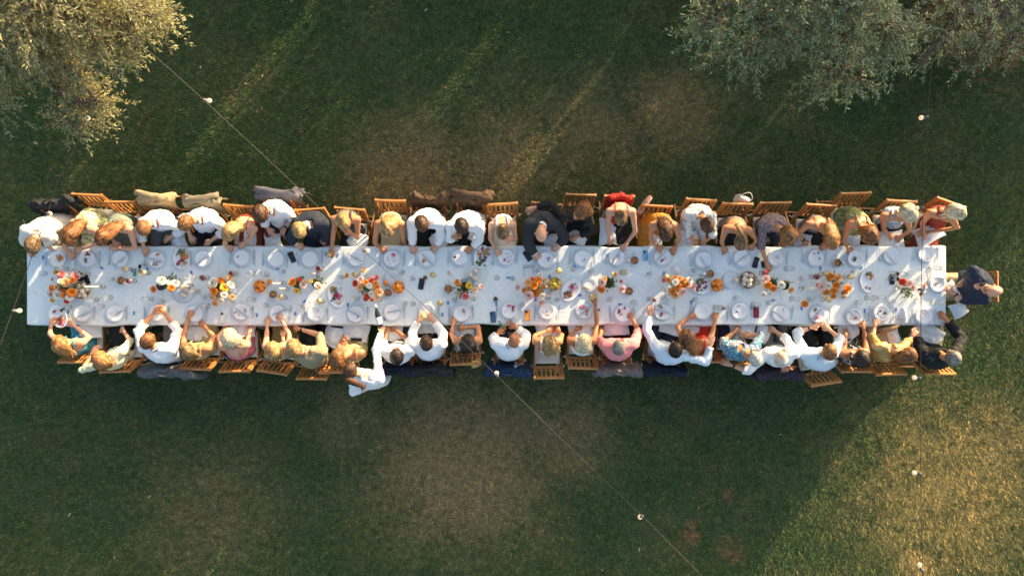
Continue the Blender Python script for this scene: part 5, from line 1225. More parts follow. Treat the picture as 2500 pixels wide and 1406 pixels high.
FOODS = {'T1': [(6, -5, 'o', 8, 12, 'm'), (4, -8, 'r', 5, 4, 's')], 'T2': [(0, -11, 'r', 5, 5, 'm'), (-6, 1, 'g', 4, 3, 'f'), (-3, -9, 'w', 4, 3, 'm')], 'T3': [(3, 8, 'w', 3, 3, 's')], 'T4': [(2, -12, 'o', 4, 6, 'm'), (-3, 9, 'r', 6, 5, 's'), (5, 4, 'p', 5, 3, 's'), (-5, 12, 'g', 3, 2, 'f')],
         'T6': [(-8, -3, 'b', 3, 2, 's')], 'T9': [(0, 2, 'r', 2, 2, 's')], 'T10': [(2, -9, 'p', 4, 4, 'm'), (-10, -3, 'b', 1, 1, 's'), (-9, 4, 'b', 1, 1, 's'), (-5, 13, 'b', 1, 1, 's'), (6, 4, 'w', 5, 5, 's')], 'T11': [(-8, 6, 'o', 4, 4, 'm'), (-7, 2, 'b', 4, 2, 's')], 'T12': [(-12, -2, 'r', 3, 3, 'm')],
         'T13': [(6, 8, 'r', 10, 8, 's'), (-2, 10, 'p', 8, 5, 's'), (8, -4, 'b', 9, 3, 's')], 'T14': [(8, -2, 'r', 5, 4, 's'), (4, -1, 'p', 5, 3, 's')], 'T15': [(8, 6, 'b', 4, 2, 's')], 'T16': [(-8, 9, 'r', 1, 1, 'm'), (4, -2, 'b', 4, 2, 's')], 'T17': [(0, 7, 'r', 2, 2, 'm'), (8, 4, 'p', 3, 2, 's'), (-4, 13, 'b', 1, 1, 's'), (-8, -5, 'w', 4, 3, 'm')],
         'T20': [(8, -2, 'w', 2, 1, 'l'), (9, 14, 'r', 3, 3, 's')], 'T21': [(7, -13, 'b', 1, 1, 'm'), (10, 0, 'b', 3, 3, 's'), (-3, -11, 'r', 2, 2, 's')], 'T22': [(-2, 1, 'g', 5, 5, 'f')], 'T23': [(12, 12, 'b', 1, 1, 's')], 'T24': [(4, 12, 'b', 1, 1, 's')],
         'B2': [(-8, -3, 'w', 4, 4, 's')], 'B1': [(8, -8, 'w', 3, 3, 's')], 'B5': [(-14, 2, 'n', 3, 2, 'm'), (8, -4, 'n', 4, 4, 's'), (-7, 8, 'r', 1, 2, 's')], 'B7': [(6, -8, 'b', 1, 1, 's'), (9, 8, 'b', 1, 1, 's')], 'B8': [(4, 6, 'b', 4, 2, 's')], 'B11': [(12, -6, 'b', 1, 1, 's')], 'B12': [(7, -9, 'n', 4, 5, 'm'), (8, -3, 'o', 2, 2, 's')],
         'B13': [(-2, -10, 'p', 5, 5, 'm'), (10, -8, 'r', 4, 4, 'm'), (10, 2, 'n', 4, 4, 's'), (-10, 4, 'w', 4, 3, 's')], 'B14': [(0, 8, 'o', 5, 6, 's'), (2, 4, 'b', 3, 2, 's')], 'B15': [(-4, -6, 'p', 5, 6, 'm'), (6, -2, 'o', 5, 5, 'm'), (-12, -8, 'r', 4, 3, 's'), (-6, 8, 'w', 5, 3, 's'), (7, 9, 'n', 1, 1, 'm')], 'B16': [(-8, -8, 'r', 5, 5, 'm'), (4, -13, 'r', 3, 3, 'm'), (-3, 0, 'n', 3, 3, 's')],
         'B17': [(-2, 6, 'r', 4, 4, 'm'), (-4, -9, 'n', 5, 4, 'm')], 'B19': [(-6, 2, 'b', 1, 1, 'm'), (-2, -12, 'b', 1, 1, 's')], 'B20': [(8, -9, 'b', 2, 2, 's'), (-2, 4, 'w', 1, 1, 's')], 'B21': [(-2, 6, 'p', 7, 8, 'm'), (-4, -12, 'g', 3, 2, 'f'), (8, 9, 'w', 5, 4, 's')], 'B22': [(6, 2, 'o', 4, 5, 'm'), (4, -14, 'n', 6, 5, 's'), (-4, 4, 'w', 4, 3, 's')], 'B23': [(-1, -4, 'r', 1, 1, 'm'), (-8, 2, 'r', 1, 1, 's'), (8, 2, 'g', 4, 2, 'f'), (6, 8, 'w', 4, 3, 'm')], 'B24': [(0, -8, 'y', 4, 4, 's')]}
FNAME = {'o': 'orange roast', 'r': 'beetroot', 'g': 'green salad', 'b': 'dark olives', 'w': 'cheese', 'n': 'toasted bread', 'p': 'pink radish', 'y': 'yellow crumbs'}
USED = []
def free(x, y, r): return all(math.hypot(x-a, y-b) > r+c for a, b, c in USED)
for keys, pts, side in ((TK, TOPX, 1), (BK, BOTX, -1)):
    for k, (x, y) in zip(keys, pts):
        who = P[k]['who']; z = TZ+.004
        put('charger_plate', PL_CH, x, y+random.uniform(-1, 1), z, 0, 'glass charger plate of the '+who, 'plate', 'charger plates')
        dx, dy = random.uniform(-2, 2), random.uniform(-2, 2)
        fd = FOODS.get(k)
        put('dinner_plate', PL_DN, x+dx, y+dy, z+.0085, 0, ('white plate with scraps set for the ' if fd else 'empty white plate set for the ')+who, 'plate', 'white dinner plates')
        if fd: food('%s left on plate of the %s' % (FNAME[fd[0][2]], who), x+dx, y+dy, z+.0175, fd, int(x))
        USED.append((x, y, 24))
        a = 0 if side == 1 else math.pi
        put('fork', FORK, x-29*side, y+random.uniform(-3, 3), z+.001, a+random.uniform(-.12, .12)+math.pi, 'steel fork beside the plate of the '+who, 'fork', 'forks at the place settings')
        if random.random() < .45: put('knife', KNIFE, x+random.uniform(-4, 4), y+random.uniform(-4, 6), z+.0285, a+random.uniform(.5, 1.4)*random.choice((1, -1)), 'knife across the plate of the '+who, 'knife', 'knives at the place settings', R(2))
        else: put('knife', KNIFE, x+29*side, y+random.uniform(-3, 3), z+.001, a+random.uniform(-.1, .1)+math.pi, 'steel knife beside the plate of the '+who, 'knife', 'knives at the place settings')
x, y = 2287, 692; who = P['E1']['who']
put('charger_plate', PL_CH, x, y, TZ+.004, 0, 'glass charger plate of the '+who, 'plate', 'charger plates'); put('dinner_plate', PL_DN, x+1, y+1, TZ+.0125, 0, 'white plate with scraps set for the '+who, 'plate', 'white dinner plates')
food('dark olives left on the plate of the '+who, x, y, TZ+.0215, [(-2, -2, 'r', 5, 3, 's'), (8, 8, 'b', 2, 1, 's')], 9); USED.append((x, y, 24))
put('knife', KNIFE, x+8, y-6, TZ+.032, R(-50), 'steel knife across the plate of the '+who, 'knife', 'knives at the place settings'); put('fork', FORK, 2270, 662, TZ+.005, R(5), 'steel fork beside the plate of the '+who, 'fork', 'forks at the place settings')

# serving platters
def oval(a, b): return shared('serving_platter', [lathe([(0, .009), (.74, .009), (.82, .014), (.97, .024), (1.0, .022), (.84, .006), (.7, 0), (0, 0)], 44)], WHITE)
PLAT = oval(1, 1)
def platter(x, y, a, b, rz, pieces, label, seed, z=None):
    z = z or TZ+.004; p = W(x, y, z); o = link('serving_platter', PLAT, None, tuple(p), (0, 0, rz)); o.scale = (a, b, 1); tag(o, 'white oval platter '+label, 'platter', 'serving platters'); USED.append((x, y, 26))
    food(label.split('with ')[1].split(' near')[0].split(' held')[0]+' on the oval platter at '+label.split('near ')[-1].split('held by ')[-1], x, y, z+.010, pieces, seed, group='food on platters')
platter(444, 631, .115, .155, R(4), [(-3, -14, 'g', 10, 12, 'f'), (6, -4, 'o', 9, 22, 'm'), (2, 4, 'r', 8, 12, 'm'), (3, 14, 'w', 8, 8, 'm'), (-9, 14, 'r', 4, 5, 'm'), (6, 14, 'n', 6, 6, 'm'), (6, -18, 'n', 4, 3, 'm')], 'with salad, pumpkin and beetroot near the tan jacket', 51)
platter(1177, 628, .115, .165, R(-10), [(-7, -8, 'o', 6, 14, 'm'), (8, -12, 'n', 8, 12, 'l'), (-4, 12, 'g', 9, 14, 'f'), (6, 4, 'b', 12, 6, 'm'), (0, -20, 'r', 4, 5, 'm'), (2, -2, 'r', 9, 5, 'm')], 'with salad, toast and pumpkin near the small white dress', 52)
platter(822, 722, .115, .165, R(20), [(-6, -13, 'g', 9, 13, 'f'), (-1, -4, 'r', 8, 14, 'm'), (8, 4, 'p', 8, 10, 'm'), (-10, 6, 'b', 6, 6, 'm'), (6, 12, 'w', 8, 10, 'm'), (6, 18, 'r', 5, 4, 's'), (-11, -16, 'o', 5, 6, 'm')], 'with salad, radish and cheese near the yellow floral dress', 53)
platter(1393, 708, .115, .165, R(-32), [(-2, 8, 'g', 9, 14, 'f'), (-8, 10, 'r', 8, 9, 'm'), (4, -1, 'p', 8, 8, 'm'), (3, -8, 'r', 5, 5, 'm'), (12, -14, 'b', 3, 3, 's'), (-12, 16, 'n', 5, 5, 'm')], 'with salad and beetroot near the floral dress', 54)
platter(1708, 696, .165, .115, R(-28), [(0, -10, 'g', 8, 10, 'f'), (8, -6, 'r', 10, 12, 'm'), (-2, 6, 'r', 8, 9, 'm'), (-16, 2, 'p', 6, 6, 'm'), (6, 10, 'b', 4, 4, 's')], 'with salad and beetroot near the red dress', 55)
platter(2118, 687, .115, .165, R(10), [(6, -12, 'o', 6, 10, 'm'), (3, -16, 'g', 5, 6, 'f'), (1, -10, 'w', 4, 5, 'm'), (5, 16, 'r', 1, 1, 'm'), (-4, 14, 'g', 2, 1, 'f')], 'with leftover pumpkin and greens near the right table end', 56)
platter(144, 772, .115, .165, R(28), [(-6, 9, 'o', 8, 16, 'm'), (6, 8, 'r', 9, 14, 'm'), (10, 6, 'n', 6, 8, 'm'), (0, -12, 'w', 8, 8, 'm'), (8, -15, 'b', 6, 6, 'm'), (-11, -10, 'r', 4, 3, 'm'), (10, 18, 'p', 5, 6, 'm')], 'with pumpkin and beetroot held by the teal dress', 57, .84)

# fruit bowls, dips, bread
def spot(dx, dy): return 'central' if abs(dx) < 3 and abs(dy) < 5 else ('upper ' if dy < -5 else 'lower ' if dy > 5 else 'middle ')+('left' if dx < 0 else 'right')
TERR = M('terracotta_bowl', (0.72, 0.46, 0.32), .5, .15); ORNG = M('orange_peel', (0.78, 0.24, 0.015), .4, .1, 50, .35, 350); LEMN = M('lemon_peel', (0.62, 0.44, 0.06), .4, .1, 50, .35, 350)
WOODB = M('pale_wood_bowl', (0.55, 0.36, 0.16), .5, .2, 12, stretch=(1, 6, 1))
ORM = shared('orange', [ball((0, 0, .034), .0335, 18, 12, (1, 1, .94)), ball((0, 0, .068), .005, 6, 4, (1, 1, .4))], ORNG); LEM = shared('lemon', [ball((0, 0, .030), .031, 16, 10, (1.25, 1, 1)), ball((.038, 0, .03), .008, 6, 4)], LEMN)
BOWL_L = lathe([(.04, 0), (.06, .012), (.088, .055), (.092, .062), (.087, .062), (.058, .016), (0, .010)], 30)
BWL = {'t': shared('fruit_bowl', [BOWL_L], TERR), 'w': shared('fruit_bowl', [BOWL_L], WOODB)}
def fruit_bowl(x, y, kind, mesh, label, fl, n, seed):
    z = TZ+.004; put('fruit_bowl', BWL[kind], x, y, z, 0, label, 'bowl', 'fruit bowls'); p = W(x, y, z); r = np.random.default_rng(seed); USED.append((x, y, 20))
    for i in range(n):
        a = 6.28*i/(n-1)+.4; rad = .050 if i else .0; q = p+np.array([rad*math.cos(a), rad*math.sin(a), .024 if i else .05])
        o = link('orange' if mesh is ORM else 'lemon', mesh, None, tuple(q), (r.uniform(-.4, .4), r.uniform(-.4, .4), r.uniform(0, 6))); tag(o, (spot((q-p)[0]*178, -(q-p)[1]*178) if i else 'topmost')+' '+fl.replace('heaped ', ''), 'fruit', 'fruit in the bowls')
fruit_bowl(638, 699, 't', ORM, 'terracotta bowl of oranges near the olive skirt', 'orange heaped in the bowl near the olive skirt', 6, 1)
fruit_bowl(974, 701, 't', ORM, 'terracotta bowl of oranges under the hanging wire', 'orange heaped in the bowl under the hanging wire', 6, 2)
fruit_bowl(1747, 696, 't', ORM, 'terracotta bowl of oranges near the red dress', 'orange heaped in the bowl near the red dress', 6, 3)
fruit_bowl(1354, 693, 'w', LEM, 'pale wooden bowl of lemons at mid table', 'lemon heaped in the pale wooden bowl', 6, 4)
for x, y, l in ((660, 688, 'loose orange lying beside the left fruit bowl'), (943, 691, 'loose orange lying left of the middle fruit bowl')): put('orange', ORM, x, y, TZ+.003, 0, l, 'fruit'); USED.append((x, y, 10))
DIPB = shared('dip_bowl', [lathe([(.028, 0), (.040, .006), (.054, .036), (.057, .040), (.053, .040), (.038, .012), (0, .010)], 28)], M('dark_glazed_stoneware', (0.035, 0.035, 0.034), .3, .2))
RIB = shared('rib', [beam((.045, 0, .0385), (.0565, 0, .0425), .0035, .002)], WHITE, False); DIPF = shared('dip', [lathe([(0, .020), (.03, .021), (.044, .022), (.044, .018), (0, .014)], 24)], FOODM['o'])
for i, (x, y, l) in enumerate([(299, 685, 'left end of the table'), (669, 719, 'left fruit bowl'), (948, 715, 'middle fruit bowl'), (1095, 705, 'upright black phone'), (1548, 636, 'pale blue phone'), (1534, 711, 'pink shirt'), (1732, 669, 'right fruit bowl'), (2042, 642, 'olive green dress')]):
    p = W(x, y, TZ+.004); t = thing('dip_bowl', 'small dark striped bowl of orange dip near the '+l, 'bowl', tuple(p), i, 'dip bowls'); link('bowl', DIPB, t); link('dip', DIPF, t)
    for k in range(26): link('rim_stripe', RIB, t, (0, 0, 0), (0, 0, 6.283*k/26))
    r = np.random.default_rng(i)
    for k in range(9): link('piece', lump_mesh('o' if k % 3 else 'n', 'm', k % 5), t, (r.normal()*.016, r.normal()*.016, .018), (0, 0, k))
    s = put('spoon', SPOON, x+8*(1 if i % 2 else -1), y-8, TZ+.050, R(40 if i % 2 else -40)+math.pi, 'steel spoon standing in the dip bowl near the '+l, 'spoon', 'dip spoons', R(18)); USED.append((x, y, 14))
BASK = M('wicker', (0.42, 0.33, 0.22), .85, .4, 60, .6, 80); BUNM = M('floury_bun', (0.66, 0.56, 0.44), .9, .14, 25, .3, 60); GLP = M('glass_platter', (0.62, 0.66, 0.66), .12, .03, coat=.4)
BKT = shared('bread_basket', [lathe([(.09, 0), (.105, .01), (.122, .045), (.124, .055), (.118, .055), (.10, .012), (0, .010)], 30)], BASK); DISH = shared('glass_dish', [lathe([(.07, 0), (.13, .014), (.142, .02), (.138, .023), (.07, .006), (0, .006)], 34)], GLP)
def bun_mesh(s):
    mb = MB(); v, f = ball((0, 0, .026), .037, 16, 10, (1.08, .92, .70)); v = v+nrm_rows(v-[0, 0, .026])*wob(v, s, .04, .003)[:, None]; mb.add(v, f); return mesh_from('bread_bun', mb.arr(), mb.f, BUNM)
BUN = [bun_mesh(i) for i in range(3)]
def bread(x, y, base, spots, label, bl):
    put('bread_basket' if base is BKT else 'glass_dish', base, x, y, TZ+.004, 0, label, 'basket' if base is BKT else 'dish', 'bread on the table'); USED.append((x, y, 24))
    for i, (dx, dy, dz) in enumerate(spots):
        p = W(x+dx, y+dy, TZ+.02+dz); o = link('bread_bun', BUN[i % 3], None, tuple(p), (0, 0, i*1.3)); tag(o, spot(dx, dy)+' '+bl, 'bread', 'bread buns')
bread(203, 709, BKT, [(-8, -10, 0), (4, -12, 0), (12, -3, 0), (-13, 1, 0), (0, 2, .02), (-6, 11, 0), (6, 12, 0)], 'wicker basket of buns near the left table end', 'floury bun in the basket near the left table end')
bread(1823, 684, BKT, [(-4, -13, 0), (8, -10, 0), (-6, -2, .02), (6, 1, .02), (-9, 8, 0), (5, 12, 0)], 'wicker basket of buns on the right half of table', 'floury bun in the basket on the right half')
bread(450, 712, DISH, [(-2, -10, 0), (6, -4, 0), (0, 9, 0)], 'glass dish with three buns on the left half', 'floury bun on the left glass dish')
bread(1161, 673, DISH, [(-12, 0, 0), (0, -10, 0), (-2, 8, 0)], 'glass dish with three buns at mid table', 'floury bun on the middle glass dish')
for x, y, l in ((1440, 694, 'empty glass dish beside the platter at mid table'), (1783, 684, 'glass dish left of the right bread basket'), (958, 678, 'glass dish above the middle fruit bowl'), (2064, 707, 'glass dish under orange blooms at right')):
    put('glass_dish', DISH, x, y, TZ+.004, 0, l, 'dish', 'glass dishes').scale = (.8, .8, .9); USED.append((x, y, 19))
for x, y, l in ((1432, 702, 'last bun on the empty glass dish'), (1796, 684, 'small bun on the dish left of the basket')): put('bread_bun', BUN[0], x, y, TZ+.012, 0, l, 'bread', 'bread buns')

# ------------------------------------------------------------------ flowers
def bloom(seed, layers=4):
    r = np.random.default_rng(seed); mb = MB()
    for L in range(layers):
        n = [9, 8, 7, 5][L]; rad = [1.0, .78, .54, .30][L]; h = [.05, .24, .38, .46][L]; cup = [.18, .32, .42, .38][L]
        for i in range(n):
            a = 6.283*(i+.5*(L % 2))/n+r.normal()*.08; ca, sa = math.cos(a), math.sin(a); w = rad*1.9*math.pi/n*.62; V = []
            for v, (rr, ww, zz) in enumerate([(.12, .35, -.12), (.6, 1.0, .15), (.95, .85, .75), (1.04, .35, 1.0)]):
                for u in (-1, 0, 1):
                    q = rr*rad*(1+.05*r.normal()); lw = u*w*ww; z = h+cup*zz*(1+.1*r.normal())*(1 if u == 0 else 1.12) - (.18 if L == 0 and v == 3 else 0)
                    V.append((q*ca-lw*sa, q*sa+lw*ca, z*.8))
            F = [(v*3+u, v*3+u+1, v*3+u+4, v*3+u+3) for v in range(3) for u in range(2)]; mb.add(V, F, 0)
    v, f = ball((0, 0, .38), .2, 8, 6, (1, 1, .7)); mb.add(v, f, 1); return mb
FCOL = {'orange': (0.80, 0.26, 0.025), 'peach': (0.82, 0.48, 0.22), 'yellow': (0.78, 0.48, 0.05), 'pink': (0.75, 0.22, 0.22), 'pinkpale': (0.82, 0.56, 0.48), 'white': (0.84, 0.79, 0.68), 'red': (0.70, 0.07, 0.02), 'rust': (0.45, 0.10, 0.03)}
CORE = M('flower_heart', (0.22, 0.18, 0.03), .7, .4, 60); STEM = M('flower_stem', (0.10, 0.17, 0.045), .6, .3)
FB = {}
for c, q in FCOL.items():
    pm = M('petal_'+c, q, .55, .12, 20, island=.16)
    for s in range(2): mb = bloom(s+3); FB[(c, s)] = mesh_from('bloom', mb.arr(), mb.f, [pm, CORE], mb.m)
FLEAF = leaf_mat('flower_leaf', (0.05, 0.09, 0.02), (0.11, 0.16, 0.04), (0.20, 0.25, 0.08), .1)
VASE = shared('vase', [lathe([(.045, 0), (.045, .008), (.012, .016), (.012, .04), (.045, .058), (.062, .085), (.058, .086), (.04, .062), (0, .058)], 24)], M('black_footed_bowl', (0.02, 0.02, 0.019), .35, .2))
def flowers(x, y, blooms, label, seed, green=1.0, gp=None, rg=.075):
    r = np.random.default_rng(seed); z0 = TZ+.004; base = W(x, y, z0); t = thing('flower_arrangement', label, 'flowers', tuple(base), 0, 'flower arrangements'); USED.append((x, y, 26))
    link('vase', VASE, t); st = MB(); top = np.array([0, 0, .08])
    for i, (bx, by, c, rp) in enumerate(blooms):
        d = math.hypot(bx-x, by-y); z = TZ+max(.05, .24-d*.0026+r.uniform(-.03, .03)); p = W(bx, by, z)-base; rad = rp*(CAM_H-z)/FPX*1.2
        o = link('bloom', FB[(c, i % 2)], t, tuple(p), (0, 0, 0)); o.scale = (rad, rad, rad*.9)
        ax = nrm(np.array([p[0], p[1], .10])); o.rotation_euler = Vector(nrm(np.array([ax[0]*.6, ax[1]*.6, 1]))).to_track_quat('Z', 'Y').to_euler()
        mid = (top+p)/2+np.array([0, 0, .02])+r.normal(size=3)*.008; st.add(*tube(spline([top*[1, 1, .8], mid, p], 6), .0022, 4))
    sp = build('stems', st, STEM, t, None); sp['kind'] = 'stuff'
    n = int(150*green); g = W(*(gp or (x, y)), TZ+.1)-base; ctr = np.array([g[0], g[1], .10])
    Pp = ctr + r.normal(size=(n, 3))*np.array([rg, rg, .03])*.6; D = (Pp-ctr)*np.array([1, 1, .5])+r.normal(size=(n, 3))*.03+np.array([0, 0, .02])
    V, F = leaf_cloud(Pp, D, r.uniform(.025, .05, n), r.uniform(.006, .012, n), rs=r); lf = link('leaves', fast_mesh('leaves', V, F, FLEAF), t); lf['kind'] = 'stuff'
flowers(158, 700, [(138, 664, 'yellow', 6), (151, 671, 'pink', 8), (184, 674, 'pink', 9), (148, 688, 'white', 6), (160, 690, 'peach', 9), (178, 685, 'orange', 6), (127, 703, 'orange', 7), (128, 682, 'orange', 3), (125, 717, 'pinkpale', 8), (142, 720, 'white', 10), (156, 721, 'orange', 6), (175, 714, 'orange', 9), (169, 726, 'white', 7), (163, 736, 'red', 5), (128, 733, 'yellow', 5), (153, 710, 'rust', 4), (138, 702, 'peach', 6)], 'large orange and pink flowers near the left table end', 61, gp=(168, 700))
flowers(400, 698, [(394, 686, 'white', 9), (375, 706, 'orange', 7), (418, 703, 'orange', 7), (428, 692, 'white', 8), (410, 690, 'white', 5)], 'cream and orange flowers beside the left glass dish', 62, .7, (420, 686))
flowers(540, 703, [(520, 692, 'white', 11), (538, 685, 'orange', 7), (560, 678, 'peach', 7), (563, 696, 'white', 8), (548, 703, 'yellow', 9), (522, 710, 'orange', 8), (531, 721, 'peach', 11), (547, 720, 'white', 7), (566, 725, 'peach', 6), (525, 740, 'peach', 7), (539, 734, 'white', 7), (511, 700, 'orange', 4), (517, 725, 'pinkpale', 6), (545, 686, 'orange', 4)], 'large cream and peach flowers left of the fruit bowl', 63, gp=(541, 700))
flowers(730, 693, [(714, 689, 'orange', 8), (731, 682, 'red', 5), (739, 696, 'pinkpale', 7), (724, 710, 'yellow', 6), (759, 686, 'yellow', 4), (745, 688, 'peach', 4)], 'small orange and blush flowers near the green bottle', 64, .7, (729, 694), .05)
flowers(776, 692, [(775, 697, 'white', 7), (778, 702, 'peach', 5)], 'pale flowers with dark leaves right of the green bottle', 65, .5, (777, 688), .045)
flowers(898, 698, [(867, 692, 'red', 7), (880, 684, 'pinkpale', 8), (892, 691, 'orange', 7), (906, 684, 'red', 5), (918, 678, 'pink', 6), (920, 703, 'orange', 7), (924, 714, 'peach', 9), (897, 723, 'red', 7), (906, 718, 'white', 7), (901, 698, 'white', 6), (878, 702, 'peach', 7), (916, 693, 'orange', 6), (908, 732, 'orange', 4), (922, 728, 'peach', 5), (888, 660, 'peach', 6), (847, 673, 'peach', 6), (893, 730, 'red', 5)], 'large red and orange flowers beside the middle fruit bowl', 66, .9, (895, 702))
flowers(1136, 700, [(1116, 689, 'orange', 6), (1124, 694, 'orange', 3), (1145, 698, 'yellow', 7), (1160, 708, 'peach', 5), (1174, 701, 'pinkpale', 6), (1136, 723, 'pink', 8), (1119, 716, 'peach', 4)], 'leafy flowers with one pink bloom at mid table', 67, 1.2, (1131, 706))
flowers(1305, 700, [(1298, 684, 'pink', 7), (1289, 690, 'peach', 8), (1313, 685, 'orange', 9), (1303, 697, 'orange', 9), (1281, 709, 'orange', 6), (1290, 707, 'peach', 7), (1291, 720, 'pinkpale', 10), (1307, 718, 'orange', 7), (1317, 712, 'orange', 5), (1327, 699, 'orange', 5), (1324, 722, 'white', 6), (1264, 702, 'pinkpale', 6), (1322, 738, 'pinkpale', 7), (1319, 671, 'white', 5), (1332, 684, 'peach', 4)], 'large orange flowers left of the lemon bowl', 68, gp=(1312, 704))
flowers(1484, 692, [(1470, 689, 'pinkpale', 9), (1475, 682, 'yellow', 6), (1468, 706, 'orange', 8), (1501, 670, 'peach', 6), (1516, 687, 'pink', 4), (1519, 706, 'pinkpale', 8), (1520, 660, 'white', 3)], 'blush and orange flowers with dark leaves near pink shirt', 69, .9, (1490, 690), .05)
flowers(1656, 698, [(1633, 684, 'orange', 5), (1648, 678, 'orange', 5), (1649, 689, 'white', 7), (1658, 682, 'peach', 7), (1670, 685, 'orange', 6), (1675, 695, 'orange', 7), (1655, 699, 'orange', 8), (1642, 712, 'orange', 7), (1649, 720, 'peach', 8), (1667, 712, 'pinkpale', 8), (1691, 699, 'pinkpale', 9), (1621, 684, 'pink', 5), (1683, 684, 'white', 7), (1624, 709, 'white', 5), (1664, 690, 'yellow', 6)], 'large orange flowers left of the right fruit bowl', 70, gp=(1648, 702))
flowers(1880, 694, [(1870, 681, 'pinkpale', 8), (1875, 696, 'orange', 8), (1888, 704, 'orange', 7), (1864, 718, 'white', 6), (1880, 717, 'white', 5)], 'small orange flowers right of the bread basket', 71, .8, (1884, 690), .05)
flowers(1910, 697, [(1908, 696, 'white', 8), (1931, 708, 'peach', 7)], 'single cream bloom in a dark bowl on the right half', 72, .25, (1912, 692), .03)
flowers(2032, 698, [(2028, 676, 'orange', 8), (2046, 678, 'peach', 9), (2006, 700, 'pinkpale', 9), (1997, 696, 'orange', 4), (2022, 698, 'white', 8), (2041, 697, 'orange', 8), (2036, 709, 'orange', 7), (2017, 713, 'orange', 7), (2035, 723, 'orange', 6), (2067, 706, 'orange', 10), (2058, 715, 'pinkpale', 6), (2059, 724, 'peach', 5), (2027, 718, 'white', 5), (1965, 742, 'orange', 7)], 'large orange and blush flowers near the right table end', 73, gp=(2032, 694))
flowers(2213, 698, [(2203, 688, 'red', 7), (2220, 693, 'pinkpale', 8), (2227, 701, 'pinkpale', 6), (2256, 696, 'pinkpale', 8), (2248, 717, 'orange', 5), (2254, 709, 'white', 6)], 'red and blush flowers at the right table end', 74, .8, (2212, 712), .05)

# ------------------------------------------------------------------ taper candles
WAX = M('ivory_wax', (0.80, 0.70, 0.52), .45, .04, sss=.0); HOLD = shared('holder', [lathe([(.035, 0), (.037, .012), (.016, .02), (.013, .05), (.017, .055), (.012, .056), (.012, .03), (0, .03)], 20)], GL)
TAPER = shared('taper', [lathe([(.011, .03), (.0105, .2), (.0085, .30), (.003, .312), (0, .313)], 14)], WAX); WICK = shared('wick', [tube([(0, 0, .31), (.001, 0, .318), (.003, 0, .325)], .0012, 5)], BLACKP)
for i, (x, y, h, l) in enumerate([(252, 700, 1.25, 'beside the left bread basket'), (467, 699, .8, 'above the left glass dish'), (484, 711, .8, 'right of the left glass dish'), (692, 692, 1.35, 'right of the left fruit bowl'), (702, 704, 1.0, 'behind the left dip bowl'), (776, 668, .8, 'near the green bottle'),
    (1331, 700, 1.2, 'below the lemon bowl'), (1850, 690, 1.0, 'left of the small orange flowers'), (1922, 690, 1.1, 'right of the cream bloom'), (1957, 704, 1.2, 'left of the large right flowers'), (2190, 701, 1.0, 'left of the flowers at the table end')]):
    p = W(x, y, TZ+.004); t = thing('taper_candle', 'ivory taper candle in glass holder '+l, 'candle', tuple(p), 0, 'taper candles'); link('holder', HOLD, t); o = link('taper', TAPER, t); o.scale = (1, 1, h*1.05); w = link('wick', WICK, o); USED.append((x, y, 10))
# ------------------------------------------------------------------ glasses
def wineglass(x, y, fill, label, z=TZ+.004, s=1.0):
    p = W(x, y, z); t = thing('wine_glass', label, 'glass', tuple(p), 0, 'glasses on the table'); link('glass', WG, t)
    if fill: link('wine', fill, t)
    t.scale = (s, s, s)
for x, y, l in ((329, 686, 'near the sunglasses'), (507, 679, 'left of the cream and peach flowers'), (577, 669, 'right of the cream and peach flowers'), (786, 657, 'near the navy suit'), (1858, 667, 'under the stretching plum arm'), (1981, 676, 'left of the right flowers')): wineglass(x, y, FILL_R, 'glass of red wine '+l); USED.append((x, y, 12))
wineglass(664, 576, FILL_R, 'glass of red drink held over the lap', .72)
wineglass(1037, 772, FILL_W, 'wine glass cupped in both hands', .80); wineglass(808, 623, FILL_W, 'glass gripped by the person in charcoal dress', TZ+.004, .9); wineglass(1450, 722, FILL_W, 'glass reached by the person in white top', TZ+.004, .9)
for i, (keys, pts, side) in enumerate(((TK, TOPX, 1), (BK, BOTX, -1))):
    for k, (x, y) in zip(keys, pts):
        for nm in ('wine', 'water'):
            for tr in range(12):
                gx = x+random.uniform(-26, 34)*(1 if nm == 'wine' else -1); gy = 703-side*random.uniform(22, 48)
                if free(gx, gy, 9): break
            else: continue
            USED.append((gx, gy, 10)); who = P[k]['who']
            if nm == 'wine': wineglass(gx, gy, FILL_W if random.random() < .25 else None, 'clear wine glass nearest the '+who)
            else: put('water_tumbler', TUM, gx, gy, TZ+.004, 0, 'clear water tumbler nearest the '+who, 'glass', 'glasses on the table')
for x, y, l in ((1039, 678, 'beside the upright black phone'), (1210, 729, 'above the dark blue phone'), (1596, 732, 'above the pale blue sleeve'), (1764, 752, 'near the red dress')):
    p = W(x, y, TZ+.004); t = thing('amber_drink', 'small glass of amber drink '+l, 'glass', tuple(p), 0, 'amber drinks'); o = link('tumbler', TUM, t); link('drink', FILL_A, t); t.scale = (.8, .8, .7)
